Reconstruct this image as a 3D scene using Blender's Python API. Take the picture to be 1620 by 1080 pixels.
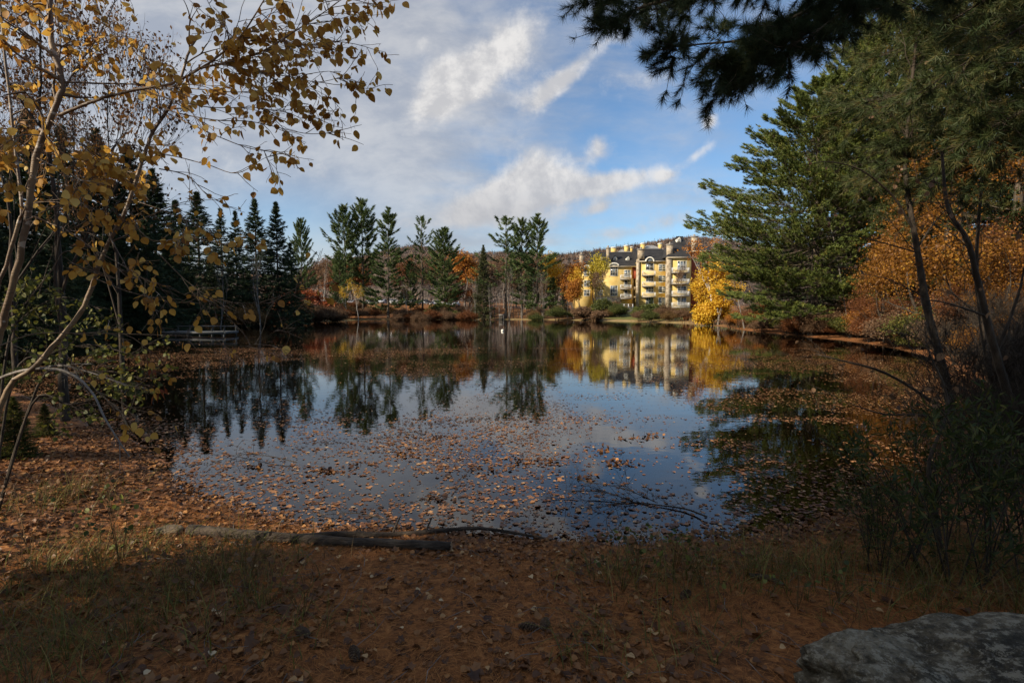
import bpy, math
import numpy as np
from math import radians as R_, sin, cos, pi, tan, atan2, sqrt

for _o in list(bpy.data.objects):
    bpy.data.objects.remove(_o, do_unlink=True)
SC = bpy.context.scene
COL = SC.collection

# ------------------------------------------------------------------ camera
F = 800.0                    # focal length in photo pixels (1620 wide)
PITCH = math.atan(48.0 / 800.0)
CAM_Z = 1.9
CAM = np.array([0.0, 0.0, CAM_Z])
cam_d = bpy.data.cameras.new('camera')
cam_d.sensor_width = 36.0
cam_d.sensor_fit = 'HORIZONTAL'
cam_d.lens = 36.0 * F / 1620.0
cam_d.clip_start = 0.05
cam_d.clip_end = 6000.0
cam = bpy.data.objects.new('camera', cam_d)
COL.objects.link(cam)
cam.location = CAM
cam.rotation_euler = (pi / 2 - PITCH, 0, 0)
SC.camera = cam

SC.view_settings.view_transform = 'Standard'
SC.view_settings.look = 'None'
SC.view_settings.exposure = 1.0
SC.view_settings.gamma = 1.0
SC.view_settings.use_curve_mapping = False
SC.cycles.max_bounces = 7
SC.cycles.diffuse_bounces = 3
SC.cycles.glossy_bounces = 3
SC.cycles.transmission_bounces = 4
SC.cycles.transparent_max_bounces = 8
SC.cycles.use_denoising = True
SC.cycles.sample_clamp_indirect = 4.0
SC.cycles.caustics_reflective = False
SC.cycles.caustics_refractive = False


def ray(px, py):
    a = (px - 810.0) / F
    b = (540.0 - py) / F
    return np.array([a, cos(PITCH) + b * sin(PITCH), -sin(PITCH) + b * cos(PITCH)])


def at(px, py, Y):
    r = ray(px, py)
    return CAM + r * (Y / r[1])


def ground(px, py, z=0.0):
    r = ray(px, py)
    return CAM + r * ((z - CAM_Z) / r[2])


# ------------------------------------------------------------------ sun and sky
SUN_AZ = R_(-122.0)      # clockwise from +Y (north): behind and to the west of the camera
SUN_EL = R_(29.0)
SUN_DIR = np.array([sin(SUN_AZ) * cos(SUN_EL), cos(SUN_AZ) * cos(SUN_EL), sin(SUN_EL)])
sun_d = bpy.data.lights.new('sun', 'SUN')
sun_d.energy = 3.5
sun_d.angle = R_(0.5)
sun_d.color = (1.0, 0.88, 0.70)
sun = bpy.data.objects.new('sun', sun_d)
COL.objects.link(sun)
sun.location = (-20, -20, 40)
import mathutils
sun.rotation_euler = mathutils.Vector(SUN_DIR).to_track_quat('Z', 'Y').to_euler()

W = bpy.data.worlds.new('World')
SC.world = W
W.use_nodes = True
wt = W.node_tree
wt.nodes.clear()


class NG:
    """tiny helper for node expressions"""
    def __init__(s, nt):
        s.nt = nt

    def n(s, t, **k):
        x = s.nt.nodes.new(t)
        for a, b in k.items():
            setattr(x, a, b)
        return x

    def put(s, sock, v):
        if isinstance(v, bpy.types.NodeSocket):
            s.nt.links.new(v, sock)
        elif v is not None:
            if hasattr(sock.default_value, '__len__') and not hasattr(v, '__len__'):
                v = (v, v, v)
            if hasattr(sock.default_value, '__len__') and len(sock.default_value) == 4 and len(v) == 3:
                v = (*v, 1)
            sock.default_value = v

    def m(s, op, a, b=None, c=None, clamp=False):
        x = s.n('ShaderNodeMath', operation=op, use_clamp=clamp)
        s.put(x.inputs[0], a)
        if b is not None:
            s.put(x.inputs[1], b)
        if c is not None:
            s.put(x.inputs[2], c)
        return x.outputs[0]

    def vm(s, op, a, b=None, scale=None):
        x = s.n('ShaderNodeVectorMath', operation=op)
        s.put(x.inputs[0], a)
        if b is not None:
            s.put(x.inputs[1], b)
        if scale is not None:
            s.put(x.inputs['Scale'], scale)
        return x.outputs['Value'] if op in ('DOT_PRODUCT', 'LENGTH', 'DISTANCE') else x.outputs[0]

    def sep(s, v):
        x = s.n('ShaderNodeSeparateXYZ')
        s.put(x.inputs[0], v)
        return x.outputs

    def comb(s, a, b, c):
        x = s.n('ShaderNodeCombineXYZ')
        for i, v in enumerate((a, b, c)):
            s.put(x.inputs[i], v)
        return x.outputs[0]

    def ss(s, v, a, b, lo=0.0, hi=1.0):
        x = s.n('ShaderNodeMapRange', interpolation_type='SMOOTHSTEP')
        s.put(x.inputs[0], v)
        s.put(x.inputs[1], a); s.put(x.inputs[2], b); s.put(x.inputs[3], lo); s.put(x.inputs[4], hi)
        return x.outputs[0]

    def noise(s, vec, scale, detail=5, rough=0.55, dist=0.0, out='Fac'):
        x = s.n('ShaderNodeTexNoise')
        s.put(x.inputs['Vector'], vec)
        x.inputs['Scale'].default_value = scale
        x.inputs['Detail'].default_value = detail
        x.inputs['Roughness'].default_value = rough
        x.inputs['Distortion'].default_value = dist
        return x.outputs[out]

    def mix(s, f, a, b, blend='MIX'):
        x = s.n('ShaderNodeMix', data_type='RGBA', blend_type=blend)
        s.put(x.inputs[0], f); s.put(x.inputs[6], a); s.put(x.inputs[7], b)
        return x.outputs[2]

    def ramp(s, f, stops):
        x = s.n('ShaderNodeValToRGB')
        s.put(x.inputs[0], f)
        e = x.color_ramp.elements
        while len(e) < len(stops):
            e.new(0.5)
        for i, (p, c) in enumerate(stops):
            e[i].position = p
            e[i].color = (*c, 1)
        return x.outputs[0]


g = NG(wt)
tc = g.n('ShaderNodeTexCoord')
D_ = tc.outputs['Generated']
sky = g.n('ShaderNodeTexSky', sky_type='NISHITA')
sky.sun_disc = False
sky.sun_elevation = SUN_EL
sky.sun_rotation = SUN_AZ
sky.air_density = 1.0
sky.dust_density = 0.6
sky.ozone_density = 1.5
dx, dy, dz = g.sep(D_)
yy = g.m('MAXIMUM', dy, 0.08)
U = g.m('DIVIDE', dx, yy)
V = g.m('DIVIDE', dz, yy)
UV = g.comb(U, V, 0.0)
# cloud layers are seen on a flat sheet high above: project the direction on it
zz_ = g.m('MAXIMUM', g.m('ADD', dz, 0.10), 0.02)
PL = g.comb(g.m('DIVIDE', dx, zz_), g.m('DIVIDE', dy, zz_), 0.0)


def uvp(px, py):
    r = ray(px, py)
    return r[0] / r[1], r[2] / r[1]


CLOUDS = [  # centre px, py, half lengths, tilt (deg, up to the east), weight
    (775, 100, 105, 38, 42, 1.15), (705, 150, 60, 26, 30, .75), (700, 112, 30, 26, 0, .6),
    (900, 118, 95, 17, 43, 0.85), (855, 150, 50, 22, 20, .45),
    (850, 262, 50, 36, 30, .8), (800, 305, 95, 26, 12, .8), (880, 302, 100, 24, 4, .9),
    (985, 285, 52, 18, 10, .95), (950, 245, 40, 16, 20, .6), (945, 228, 20, 16, 50, .5),
    (760, 345, 150, 20, 2, .7), (1121, 192, 13, 11, 40, .85), (1105, 243, 26, 8, 35, .6), (1065, 345, 40, 14, 5, .6),
    (945, 330, 24, 9, 20, .7), (990, 368, 70, 14, 5, .6), (1055, 278, 16, 8, 10, .55), (1030, 128, 70, 18, 0, .5),
    (580, 90, 26, 22, 0, .35), (672, 70, 20, 14, 40, .4), (330, 250, 120, 40, 0, .3), (1500, 60, 120, 60, 0, .5),
]
G = None
for (cx, cy, ax, ay, an, w) in CLOUDS:
    u0, v0 = uvp(cx, cy)
    du = g.m('SUBTRACT', U, u0)
    dv = g.m('SUBTRACT', V, v0)
    ca, sa = cos(R_(an)), sin(R_(an))
    p = g.m('DIVIDE', g.m('ADD', g.m('MULTIPLY', du, ca), g.m('MULTIPLY', dv, sa)), ax / F)
    q = g.m('DIVIDE', g.m('SUBTRACT', g.m('MULTIPLY', dv, ca), g.m('MULTIPLY', du, sa)), ay / F)
    rr = g.m('ADD', g.m('MULTIPLY', p, p), g.m('MULTIPLY', q, q))
    e = g.m('MULTIPLY', g.m('EXPONENT', g.m('MULTIPLY', rr, -0.9)), w)
    G = e if G is None else g.m('ADD', G, e)
G = g.m('MINIMUM', G, 1.15)
warp = g.vm('SCALE', g.vm('SUBTRACT', g.noise(UV, 3.0, 3, .5, out='Color'), (0.5, 0.5, 0.5)), scale=0.10)
UVW = g.vm('ADD', UV, warp)
fbm = g.noise(UVW, 6.0, 10, 0.64)
fbm2 = g.noise(g.vm('ADD', UVW, (-0.022, 0.014, 0.0)), 6.0, 10, 0.64)
fbm0 = fbm
fbm = g.m('ADD', g.m('MULTIPLY', fbm, .74), g.m('MULTIPLY', g.noise(UVW, 19.0, 6, .62), .26))
dens = g.m('ADD', G, g.m('MULTIPLY', g.m('SUBTRACT', fbm, 0.5), 2.5))
cum = g.ss(dens, 0.20, 0.95)
# thin stratus veil, heavier to the west
veil_n = g.noise(g.vm('MULTIPLY', g.vm('ADD', PL, warp), (0.5, 1.0, 1.0)), 0.9, 7, 0.6, 0.4)
veil_f = g.noise(g.vm('MULTIPLY', UVW, (1.0, 2.4, 1.0)), 4.0, 6, 0.6)
u1, _ = uvp(560, 200)
u2, _ = uvp(980, 200)
west = g.ss(U, u2, u1)
low = g.ss(V, 0.33, 0.12)
_, vt = uvp(700, 40)
_, vt2 = uvp(700, 150)
topclear = g.ss(V, vt2, vt + .10, 0.0, 1.0)
band = g.m('ADD', g.m('MULTIPLY', west, g.m('SUBTRACT', 0.80, g.m('MULTIPLY', topclear, 0.15))), g.m('MULTIPLY', low, 0.10))
vb = g.m('ADD', g.m('ADD', band, 0.27), g.m('MULTIPLY', g.m('SUBTRACT', veil_n, 0.5), 1.5))
vb = g.m('ADD', vb, g.m('MULTIPLY', g.m('SUBTRACT', veil_f, 0.5), 1.5))
veil = g.m('MULTIPLY', g.ss(vb, 0.0, 1.0), 0.80)
# clearer window near the horizon at the west
uh, vh = uvp(440, 345)
hole = g.m('EXPONENT', g.m('MULTIPLY', g.m('ADD', g.m('POWER', g.m('ABSOLUTE', g.m('DIVIDE', g.m('SUBTRACT', U, uh), 0.17)), 2.0),
                                       g.m('POWER', g.m('ABSOLUTE', g.m('DIVIDE', g.m('SUBTRACT', V, vh), 0.07)), 2.0)), -1.0))
veil = g.m('MULTIPLY', veil, g.m('SUBTRACT', 1.0, g.m('MULTIPLY', hole, 0.75)))
SKYS = 0.1
lit = g.ss(g.m('SUBTRACT', fbm0, fbm2), -0.10, 0.10)
_, vc1 = uvp(800, 345)
_, vc2 = uvp(800, 250)
high = g.ss(V, vc1, vc2)
lit = g.m('MULTIPLY', g.m('ADD', 0.35, g.m('MULTIPLY', lit, 0.65)), g.m('ADD', 0.45, g.m('MULTIPLY', high, 0.55)))
CL_DARK, CL_LIT, VEIL = (2.2, 2.25, 2.45), (4.3, 4.2, 4.1), g.mix(g.ss(g.noise(g.vm('MULTIPLY', UVW, (1.0, 2.0, 1.0)), 5.5, 8, .62), .36, .66), (2.2, 2.32, 2.6), (3.3, 3.28, 3.3))
ccol = g.mix(lit, CL_DARK, CL_LIT)
skyc = g.vm('MULTIPLY', sky.outputs[0], (0.56, 0.68, 0.77))
c1 = g.mix(veil, skyc, VEIL)
c2 = g.mix(g.m('MULTIPLY', cum, 0.93), c1, ccol)
bg = g.n('ShaderNodeBackground')
g.put(bg.inputs[0], c2)
bg.inputs[1].default_value = SKYS
wo = g.n('ShaderNodeOutputWorld')
wt.links.new(bg.outputs[0], wo.inputs[0])

# ------------------------------------------------------------------ materials
MATS = {}


def new_mat(name):
    m = bpy.data.materials.new(name)
    m.use_nodes = True
    m.node_tree.nodes.clear()
    MATS[name] = m
    g = NG(m.node_tree)
    out = g.n('ShaderNodeOutputMaterial')
    return m, g, out


def noise_mat(name, stops, scale=3.0, rough=0.85, bump=0.3, bscale=None, stretch=(1, 1, 1), spec=0.3, detail=6, dist=0.0, coord='Object', metallic=0.0):
    m, g, out = new_mat(name)
    tc = g.n('ShaderNodeTexCoord')
    v = g.vm('MULTIPLY', tc.outputs[coord], stretch)
    n = g.noise(v, scale, detail, 0.6, dist)
    col = g.ramp(g.ss(n, 0.25, 0.75), stops)
    p = g.n('ShaderNodeBsdfPrincipled')
    g.put(p.inputs['Base Color'], col)
    p.inputs['Roughness'].default_value = rough
    p.inputs['Specular IOR Level'].default_value = spec
    p.inputs['Metallic'].default_value = metallic
    if bump:
        b = g.n('ShaderNodeBump')
        b.inputs['Strength'].default_value = bump
        b.inputs['Distance'].default_value = 0.03
        g.put(b.inputs['Height'], g.noise(v, bscale or scale * 3, 5, 0.6))
        g.put(p.inputs['Normal'], b.outputs[0])
    m.node_tree.links.new(p.outputs[0], out.inputs[0])
    return m


def leaf_mat(name, stops, trans=0.35, rough=0.6, gloss=0.025):
    """foliage: colour varies leaf by leaf through the 'tint' attribute"""
    m, g, out = new_mat(name)
    a = g.n('ShaderNodeAttribute')
    a.attribute_name = 'tint'
    col = g.ramp(a.outputs['Fac'], stops)
    d = g.n('ShaderNodeBsdfDiffuse')
    t = g.n('ShaderNodeBsdfTranslucent')
    gl = g.n('ShaderNodeBsdfGlossy')
    g.put(d.inputs[0], col)
    g.put(t.inputs[0], col)
    gl.inputs['Roughness'].default_value = rough
    g.put(gl.inputs['Color'], (0.8, 0.8, 0.8))
    m1 = g.n('ShaderNodeMixShader')
    m1.inputs[0].default_value = trans
    m.node_tree.links.new(d.outputs[0], m1.inputs[1])
    m.node_tree.links.new(t.outputs[0], m1.inputs[2])
    m2 = g.n('ShaderNodeMixShader')
    m2.inputs[0].default_value = gloss
    m.node_tree.links.new(m1.outputs[0], m2.inputs[1])
    m.node_tree.links.new(gl.outputs[0], m2.inputs[2])
    m.node_tree.links.new(m2.outputs[0], out.inputs[0])
    return m


bark_pine = noise_mat('bark_pine', [(0, (.035, .025, .018)), (.5, (.09, .07, .05)), (1, (.17, .13, .10))], 3.0, stretch=(4, 4, 1), bump=.8)
bark_grey = noise_mat('bark_grey', [(0, (.07, .06, .05)), (.5, (.16, .14, .12)), (1, (.28, .25, .22))], 3.0, stretch=(3, 3, 1), bump=.5)
bark_dark = noise_mat('bark_dark', [(0, (.018, .013, .009)), (.5, (.042, .031, .021)), (1, (.080, .060, .042))], 4.0, stretch=(3, 3, 1), bump=.5)
bark_white = noise_mat('bark_white', [(0, (.12, .10, .09)), (.35, (.40, .37, .33)), (1, (.62, .59, .54))], 1.6, stretch=(1, 1, 5), bump=.2)


def birch_mat():
    m, g, out = new_mat('bark_young_birch')
    tc = g.n('ShaderNodeTexCoord')
    v = tc.outputs['Object']
    big = g.noise(g.vm('MULTIPLY', v, (6, 6, 2.2)), 1.0, 5, .6)
    col = g.ramp(g.ss(big, .28, .72), [(0, (.06, .032, .018)), (.45, (.13, .078, .040)), (1, (.26, .175, .095))])
    lent = g.noise(g.vm('MULTIPLY', v, (9, 9, 90)), 1.0, 3, .5)
    col = g.mix(g.ss(lent, .60, .70), col, (.05, .032, .022))
    peel = g.noise(g.vm('MULTIPLY', v, (14, 14, 26)), 1.0, 4, .6)
    col = g.mix(g.ss(peel, .60, .66, 0, .7), col, (.55, .46, .36))
    p = g.n('ShaderNodeBsdfPrincipled')
    g.put(p.inputs['Base Color'], col)
    p.inputs['Roughness'].default_value = .6
    b = g.n('ShaderNodeBump')
    b.inputs['Strength'].default_value = .6
    b.inputs['Distance'].default_value = .006
    g.put(b.inputs['Height'], g.m('ADD', peel, lent))
    g.put(p.inputs['Normal'], b.outputs[0])
    m.node_tree.links.new(p.outputs[0], out.inputs[0])
    return m


bark_birch = birch_mat()
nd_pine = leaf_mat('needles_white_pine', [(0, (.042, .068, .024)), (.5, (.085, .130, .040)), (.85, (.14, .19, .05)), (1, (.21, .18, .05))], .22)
nd_pine_sun = leaf_mat('needles_sunlit_pine', [(0, (.065, .092, .022)), (.5, (.14, .18, .040)), (.85, (.22, .25, .055)), (1, (.28, .21, .05))], .25)  # lighter, yellower copy of the pine needles: sunlight put into the colour
nd_spruce = leaf_mat('needles_spruce', [(0, (.018, .032, .014)), (.6, (.036, .058, .024)), (1, (.070, .090, .034))], .12)
nd_near = leaf_mat('needles_near_pine', [(0, (.018, .034, .014)), (.6, (.035, .058, .022)), (1, (.09, .09, .03))], .2)
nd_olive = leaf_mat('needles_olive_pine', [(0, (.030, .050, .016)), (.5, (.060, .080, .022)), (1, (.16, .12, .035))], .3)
lf_birch = leaf_mat('leaves_birch', [(0, (.20, .08, .015)), (.3, (.42, .20, .03)), (.7, (.62, .36, .065)), (1, (.75, .54, .16))], .45)
lf_birch_s = leaf_mat('leaves_small_birch', [(0, (.07, .032, .015)), (.5, (.15, .070, .025)), (1, (.30, .15, .04))], .35)
lf_yellow = leaf_mat('leaves_yellow', [(0, (.38, .20, .02)), (.5, (.70, .42, .03)), (1, (.85, .62, .07))], .4)
lf_ygreen = leaf_mat('leaves_yellow_green', [(0, (.22, .22, .03)), (.5, (.48, .38, .04)), (1, (.62, .50, .06))], .4)
lf_orange = leaf_mat('leaves_orange', [(0, (.20, .07, .015)), (.5, (.40, .15, .02)), (1, (.56, .27, .035))], .40)
lf_orange_shade = leaf_mat('leaves_shade_orange', [(0, (.07, .032, .006)), (.45, (.20, .078, .009)), (.8, (.38, .165, .014)), (1, (.50, .28, .025))], .45)  # orange leaves darkened in the colour itself to stand in for shade
lf_rust = leaf_mat('leaves_rust', [(0, (.08, .028, .012)), (.5, (.19, .065, .02)), (1, (.32, .13, .035))], .4)
lf_red = leaf_mat('leaves_red', [(0, (.11, .025, .012)), (.5, (.25, .06, .018)), (1, (.36, .13, .035))], .35)
lf_brown = leaf_mat('leaves_brown', [(0, (.08, .045, .025)), (.5, (.17, .095, .05)), (1, (.28, .17, .09))], .3)
lf_green = leaf_mat('leaves_green', [(0, (.025, .038, .010)), (.5, (.07, .085, .018)), (1, (.22, .22, .045))], .35)
lf_olive = leaf_mat('leaves_olive', [(0, (.03, .04, .01)), (.5, (.09, .10, .02)), (1, (.28, .24, .04))], .35)
lf_willow = leaf_mat('leaves_willow', [(0, (.018, .030, .008)), (.6, (.045, .065, .014)), (1, (.15, .13, .025))], .35)
lf_float = leaf_mat('leaves_floating', [(0, (.05, .022, .012)), (.35, (.18, .075, .03)), (.7, (.36, .17, .065)), (.9, (.50, .31, .15)), (1, (.55, .42, .25))], .05, .35, .08)
lf_litter = leaf_mat('leaves_litter', [(0, (.06, .028, .016)), (.45, (.21, .095, .038)), (.8, (.40, .19, .06)), (.93, (.52, .34, .16)), (1, (.60, .48, .30))], .1, .5, .03)
mt_needle = leaf_mat('needles_fallen', [(0, (.12, .042, .012)), (.5, (.38, .14, .036)), (1, (.60, .27, .08))], .1)
mt_grass = leaf_mat('grass_blades', [(0, (.05, .058, .010)), (.5, (.135, .135, .022)), (.8, (.26, .21, .05)), (1, (.42, .30, .09))], .3)
mt_dry = leaf_mat('dry_grass', [(0, (.07, .036, .012)), (.5, (.16, .09, .03)), (1, (.34, .22, .09))], .3)

# ------------------------------------------------------------------ mesh kit
class MB:
    def __init__(s):
        s.V = []; s.F3 = []; s.F4 = []; s.T = []; s.n = 0

    def add(s, V, F, t=0.5):
        V = np.asarray(V, float).reshape(-1, 3)
        F = np.asarray(F, int)
        if len(V) == 0:
            return
        (s.F3 if F.shape[1] == 3 else s.F4).append(F + s.n)
        s.V.append(V)
        s.T.append(np.broadcast_to(np.asarray(t, float), (len(V),)).copy())
        s.n += len(V)

    def box(s, x0, x1, y0, y1, z0, z1, t=.5):
        V = [(x, y, z) for z in (z0, z1) for y in (y0, y1) for x in (x0, x1)]
        s.add(V, [(0, 2, 3, 1), (4, 5, 7, 6), (0, 1, 5, 4), (2, 6, 7, 3), (0, 4, 6, 2), (1, 3, 7, 5)], t)

    def obox(s, c, ax, ay, az, t=.5):
        c, ax, ay, az = map(lambda q: np.asarray(q, float), (c, ax, ay, az))
        V = [c + i * ax + j * ay + k * az for k in (-1, 1) for j in (-1, 1) for i in (-1, 1)]
        s.add(V, [(0, 2, 3, 1), (4, 5, 7, 6), (0, 1, 5, 4), (2, 6, 7, 3), (0, 4, 6, 2), (1, 3, 7, 5)], t)

    def tube(s, P, r, sides=6, t=.5, cap=True):
        P = np.asarray(P, float)
        k = len(P)
        r = np.broadcast_to(np.asarray(r, float), (k,)) if np.ndim(r) == 0 else np.asarray(r, float)
        d = np.gradient(P, axis=0)
        d /= np.linalg.norm(d, axis=1)[:, None] + 1e-12
        ref = np.array([0, 0, 1.0]) if abs(d[:, 2]).mean() < 0.8 else np.array([1.0, 0, 0])
        a = np.cross(d, ref); a /= np.linalg.norm(a, axis=1)[:, None] + 1e-12
        b = np.cross(d, a)
        th = np.arange(sides) * 2 * pi / sides
        V = P[:, None] + r[:, None, None] * (a[:, None] * np.cos(th)[None, :, None] + b[:, None] * np.sin(th)[None, :, None])
        V = V.reshape(-1, 3)
        i = np.arange(k - 1)[:, None] * sides
        j = np.arange(sides)[None]
        j2 = (j + 1) % sides
        Fq = np.stack([i + j, i + sides + j, i + sides + j2, i + j2], -1).reshape(-1, 4)
        s.add(V, Fq, t)
        if cap and sides > 3:
            c = len(V)
            base = s.n - c
            for ring, flip in ((0, 0), (k - 1, 1)):
                cen = P[ring]
                ids = base + ring * sides + np.arange(sides)
                s.V.append(cen[None]); s.T.append(np.array([t if np.ndim(t) == 0 else .5])); ci = s.n; s.n += 1
                f = np.stack([np.full(sides, ci), ids, np.roll(ids, -1)], -1)
                s.F3.append(f if flip else f[:, ::-1])

    def prism(s, P, d, t=.5):
        """polygon P (k,3) extruded by vector d; fan caps (convex)"""
        P = np.asarray(P, float); k = len(P)
        V = np.vstack([P, P + np.asarray(d, float)])
        j = np.arange(k); j2 = (j + 1) % k
        s.add(V, np.stack([j, j2, j2 + k, j + k], -1), t)
        b = s.n - 2 * k
        f = np.array([(0, i + 1, i) for i in range(1, k - 1)])
        s.F3.append(f + b)
        s.F3.append(f[:, ::-1] + b + k)

    def scatter(s, T, TF, pos, Rm, sc, tint):
        pos = np.asarray(pos, float); N = len(pos)
        if N == 0:
            return
        T = np.asarray(T, float); TF = np.asarray(TF, int); m = len(T)
        sc = np.broadcast_to(np.asarray(sc, float), (N,))
        V = pos[:, None] + np.einsum('nij,mj->nmi', Rm, T) * sc[:, None, None]
        Fc = (TF[None] + (np.arange(N) * m)[:, None, None]).reshape(-1, TF.shape[1])
        s.add(V.reshape(-1, 3), Fc, np.repeat(np.broadcast_to(tint, (N,)), m))

    def blades(s, pos, dirs, length, width, tint, nrm=None, rng=None):
        """thin triangles from pos along dirs"""
        pos = np.asarray(pos, float); N = len(pos)
        d = dirs / (np.linalg.norm(dirs, axis=1)[:, None] + 1e-9)
        rnd = rng.normal(size=(N, 3)) if nrm is None else nrm
        w = np.cross(d, rnd); w /= np.linalg.norm(w, axis=1)[:, None] + 1e-9
        L = np.broadcast_to(length, (N,))[:, None]; Wd = np.broadcast_to(width, (N,))[:, None]
        V = np.stack([pos - w * Wd * .5, pos + w * Wd * .5, pos + d * L], 1).reshape(-1, 3)
        Fc = np.arange(N * 3).reshape(-1, 3)
        s.add(V, Fc, np.repeat(np.broadcast_to(tint, (N,)), 3))

    def mesh(s, name, mat, smooth=False, offset=None):
        me = bpy.data.meshes.new(name)
        V = np.concatenate(s.V) if s.V else np.zeros((0, 3))
        if offset is not None:
            V = V - np.asarray(offset)
        T = np.concatenate(s.T) if s.T else np.zeros(0)
        f3 = np.concatenate(s.F3) if s.F3 else np.zeros((0, 3), int)
        f4 = np.concatenate(s.F4) if s.F4 else np.zeros((0, 4), int)
        me.vertices.add(len(V))
        me.vertices.foreach_set('co', V.astype(np.float32).ravel())
        loops = np.concatenate([f3.ravel(), f4.ravel()])
        me.loops.add(len(loops))
        me.loops.foreach_set('vertex_index', loops.astype(np.int32))
        n = len(f3) + len(f4)
        me.polygons.add(n)
        starts = np.concatenate([np.arange(len(f3)) * 3, len(f3) * 3 + np.arange(len(f4)) * 4])
        me.polygons.foreach_set('loop_start', starts.astype(np.int32))
        me.update(calc_edges=True)
        if smooth:
            me.polygons.foreach_set('use_smooth', np.ones(n, bool))
        at_ = me.attributes.new('tint', 'FLOAT', 'POINT')
        at_.data.foreach_set('value', T.astype(np.float32))
        me.materials.append(mat)
        return me

    def obj(s, name, mat, parent=None, smooth=False, world=False):
        """world=True: vertices are in world space, parent is an unrotated Empty"""
        off = None
        if world and parent is not None:
            off = np.array(parent['_loc'])
        o = bpy.data.objects.new(name, s.mesh(name, mat, smooth, off))
        COL.objects.link(o)
        if parent is not None:
            o.parent = parent
            if world and parent.type == 'MESH':
                pass
        return o


def tag(o, label=None, cat=None, group=None, kind=None):
    for k, v in (('label', label), ('category', cat), ('group', group), ('kind', kind)):
        if v:
            o[k] = v
    return o


def thing(name, label, cat, loc=(0, 0, 0), rotz=0.0, group=None, scale=None):
    o = bpy.data.objects.new(name, None)
    COL.objects.link(o)
    o.location = [float(q) for q in loc]
    o.rotation_euler = (0, 0, rotz)
    if scale is not None:
        o.scale = scale if hasattr(scale, '__len__') else (scale,) * 3
    tag(o, label, cat, group)
    return o


def part(name, me, parent):
    o = bpy.data.objects.new(name, me)
    COL.objects.link(o)
    o.parent = parent
    return o


def wpart(name, mb, mat, parent, smooth=False, root=None):
    """part whose vertices are written in world space; root is the unrotated thing Empty"""
    root = root or parent
    me = mb.mesh(name, mat, smooth, np.array(root.location))
    return part(name, me, parent)


def frames(y, nrm):
    y = y / (np.linalg.norm(y, axis=1)[:, None] + 1e-9)
    x = np.cross(y, nrm); x /= np.linalg.norm(x, axis=1)[:, None] + 1e-9
    z = np.cross(x, y)
    return np.stack([x, y, z], -1)


def rdirs(rng, n, up=0.0):
    d = rng.normal(size=(n, 3)); d[:, 2] += up
    return d / np.linalg.norm(d, axis=1)[:, None]


# leaf templates (y = along the leaf, z = normal)
_ov = [(0, 0), (-.20, .06), (-.36, .22), (-.41, .42), (-.33, .64), (-.17, .84), (0, 1.0), (.17, .84), (.33, .64), (.41, .42), (.36, .22), (.20, .06)]
OV_V = [(a, b, .16 * abs(a) - .10 * (b - .4) ** 2 + .02 * sin(a * 15)) for a, b in _ov] + [(0, .22, -.03), (0, .62, -.03)]
OV_F = [(0, 12, 1), (1, 12, 2), (2, 12, 3), (3, 12, 13), (3, 13, 4), (4, 13, 5), (5, 13, 6), (6, 13, 7), (7, 13, 8), (8, 13, 9), (9, 13, 12), (9, 12, 10), (10, 12, 11), (11, 12, 0)]
KT_V = [(0, 0, 0), (-.33, .45, .06), (0, 1, -.03), (.33, .45, .06)]
KT_F = [(0, 3, 2, 1)]
LN_V = [(0, 0, 0), (-.11, .4, .02), (0, 1, -.10), (.11, .4, .02)]
# lobed maple-like leaf
_ml = [(0, 0), (-.22, .06), (-.48, .02), (-.34, .26), (-.56, .50), (-.26, .52), (-.16, .70), (0, 1.0), (.16, .70), (.26, .52), (.56, .50), (.34, .26), (.48, .02), (.22, .06)]
ML_V = [(a, b, .10 * abs(a) + .05 * sin(7 * b)) for a, b in _ml] + [(0, .36, -.03)]
ML_F = [(i, 14, (i + 1) % 14) for i in range(14)]


# ------------------------------------------------------------------ lake outline
_sh = [(870, 857), (760, 850), (640, 842), (520, 838), (440, 826), (370, 806), (300, 782), (245, 750), (215, 715), (150, 672), (60, 630), (-90, 585),
       (-180, 556), (-40, 536), (120, 527), (245, 520), (360, 515), (450, 511.3), (540, 507), (600, 505.2), (720, 504.6), (800, 505.4), (870, 505.6),
       (950, 507.2), (1040, 509.5), (1090, 512), (1140, 516), (1175, 523), (1230, 528), (1290, 534), (1370, 543), (1450, 558), (1520, 585),
       (1570, 625), (1590, 685), (1540, 738), (1430, 775), (1330, 812), (1250, 838), (1170, 850), (1080, 855), (980, 860)]
SHORE = np.array([ground(*p)[:2] for p in _sh])


def _round(P, n=2):
    for _ in range(n):
        Q = np.roll(P, -1, 0)
        P = np.stack([P * .75 + Q * .25, P * .25 + Q * .75], 1).reshape(-1, 2)
    return P


SHORE = _round(SHORE, 2)


def sdist(XY):
    """signed distance to the shoreline: negative in the lake"""
    XY = np.asarray(XY, float)
    best = np.full(len(XY), 1e9)
    inside = np.zeros(len(XY), bool)
    A = SHORE; B = np.roll(SHORE, -1, 0)
    for a, b in zip(A, B):
        e = b - a
        w = XY - a
        t = np.clip((w @ e) / (e @ e + 1e-12), 0, 1)
        d = w - t[:, None] * e
        best = np.minimum(best, (d * d).sum(1))
        c = (a[1] > XY[:, 1]) != (b[1] > XY[:, 1])
        with np.errstate(divide='ignore', invalid='ignore'):
            xi = (b[0] - a[0]) * (XY[:, 1] - a[1]) / (b[1] - a[1]) + a[0]
        inside ^= c & (XY[:, 0] < xi)
    s = np.sqrt(best)
    s[inside] *= -1
    return s


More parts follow.
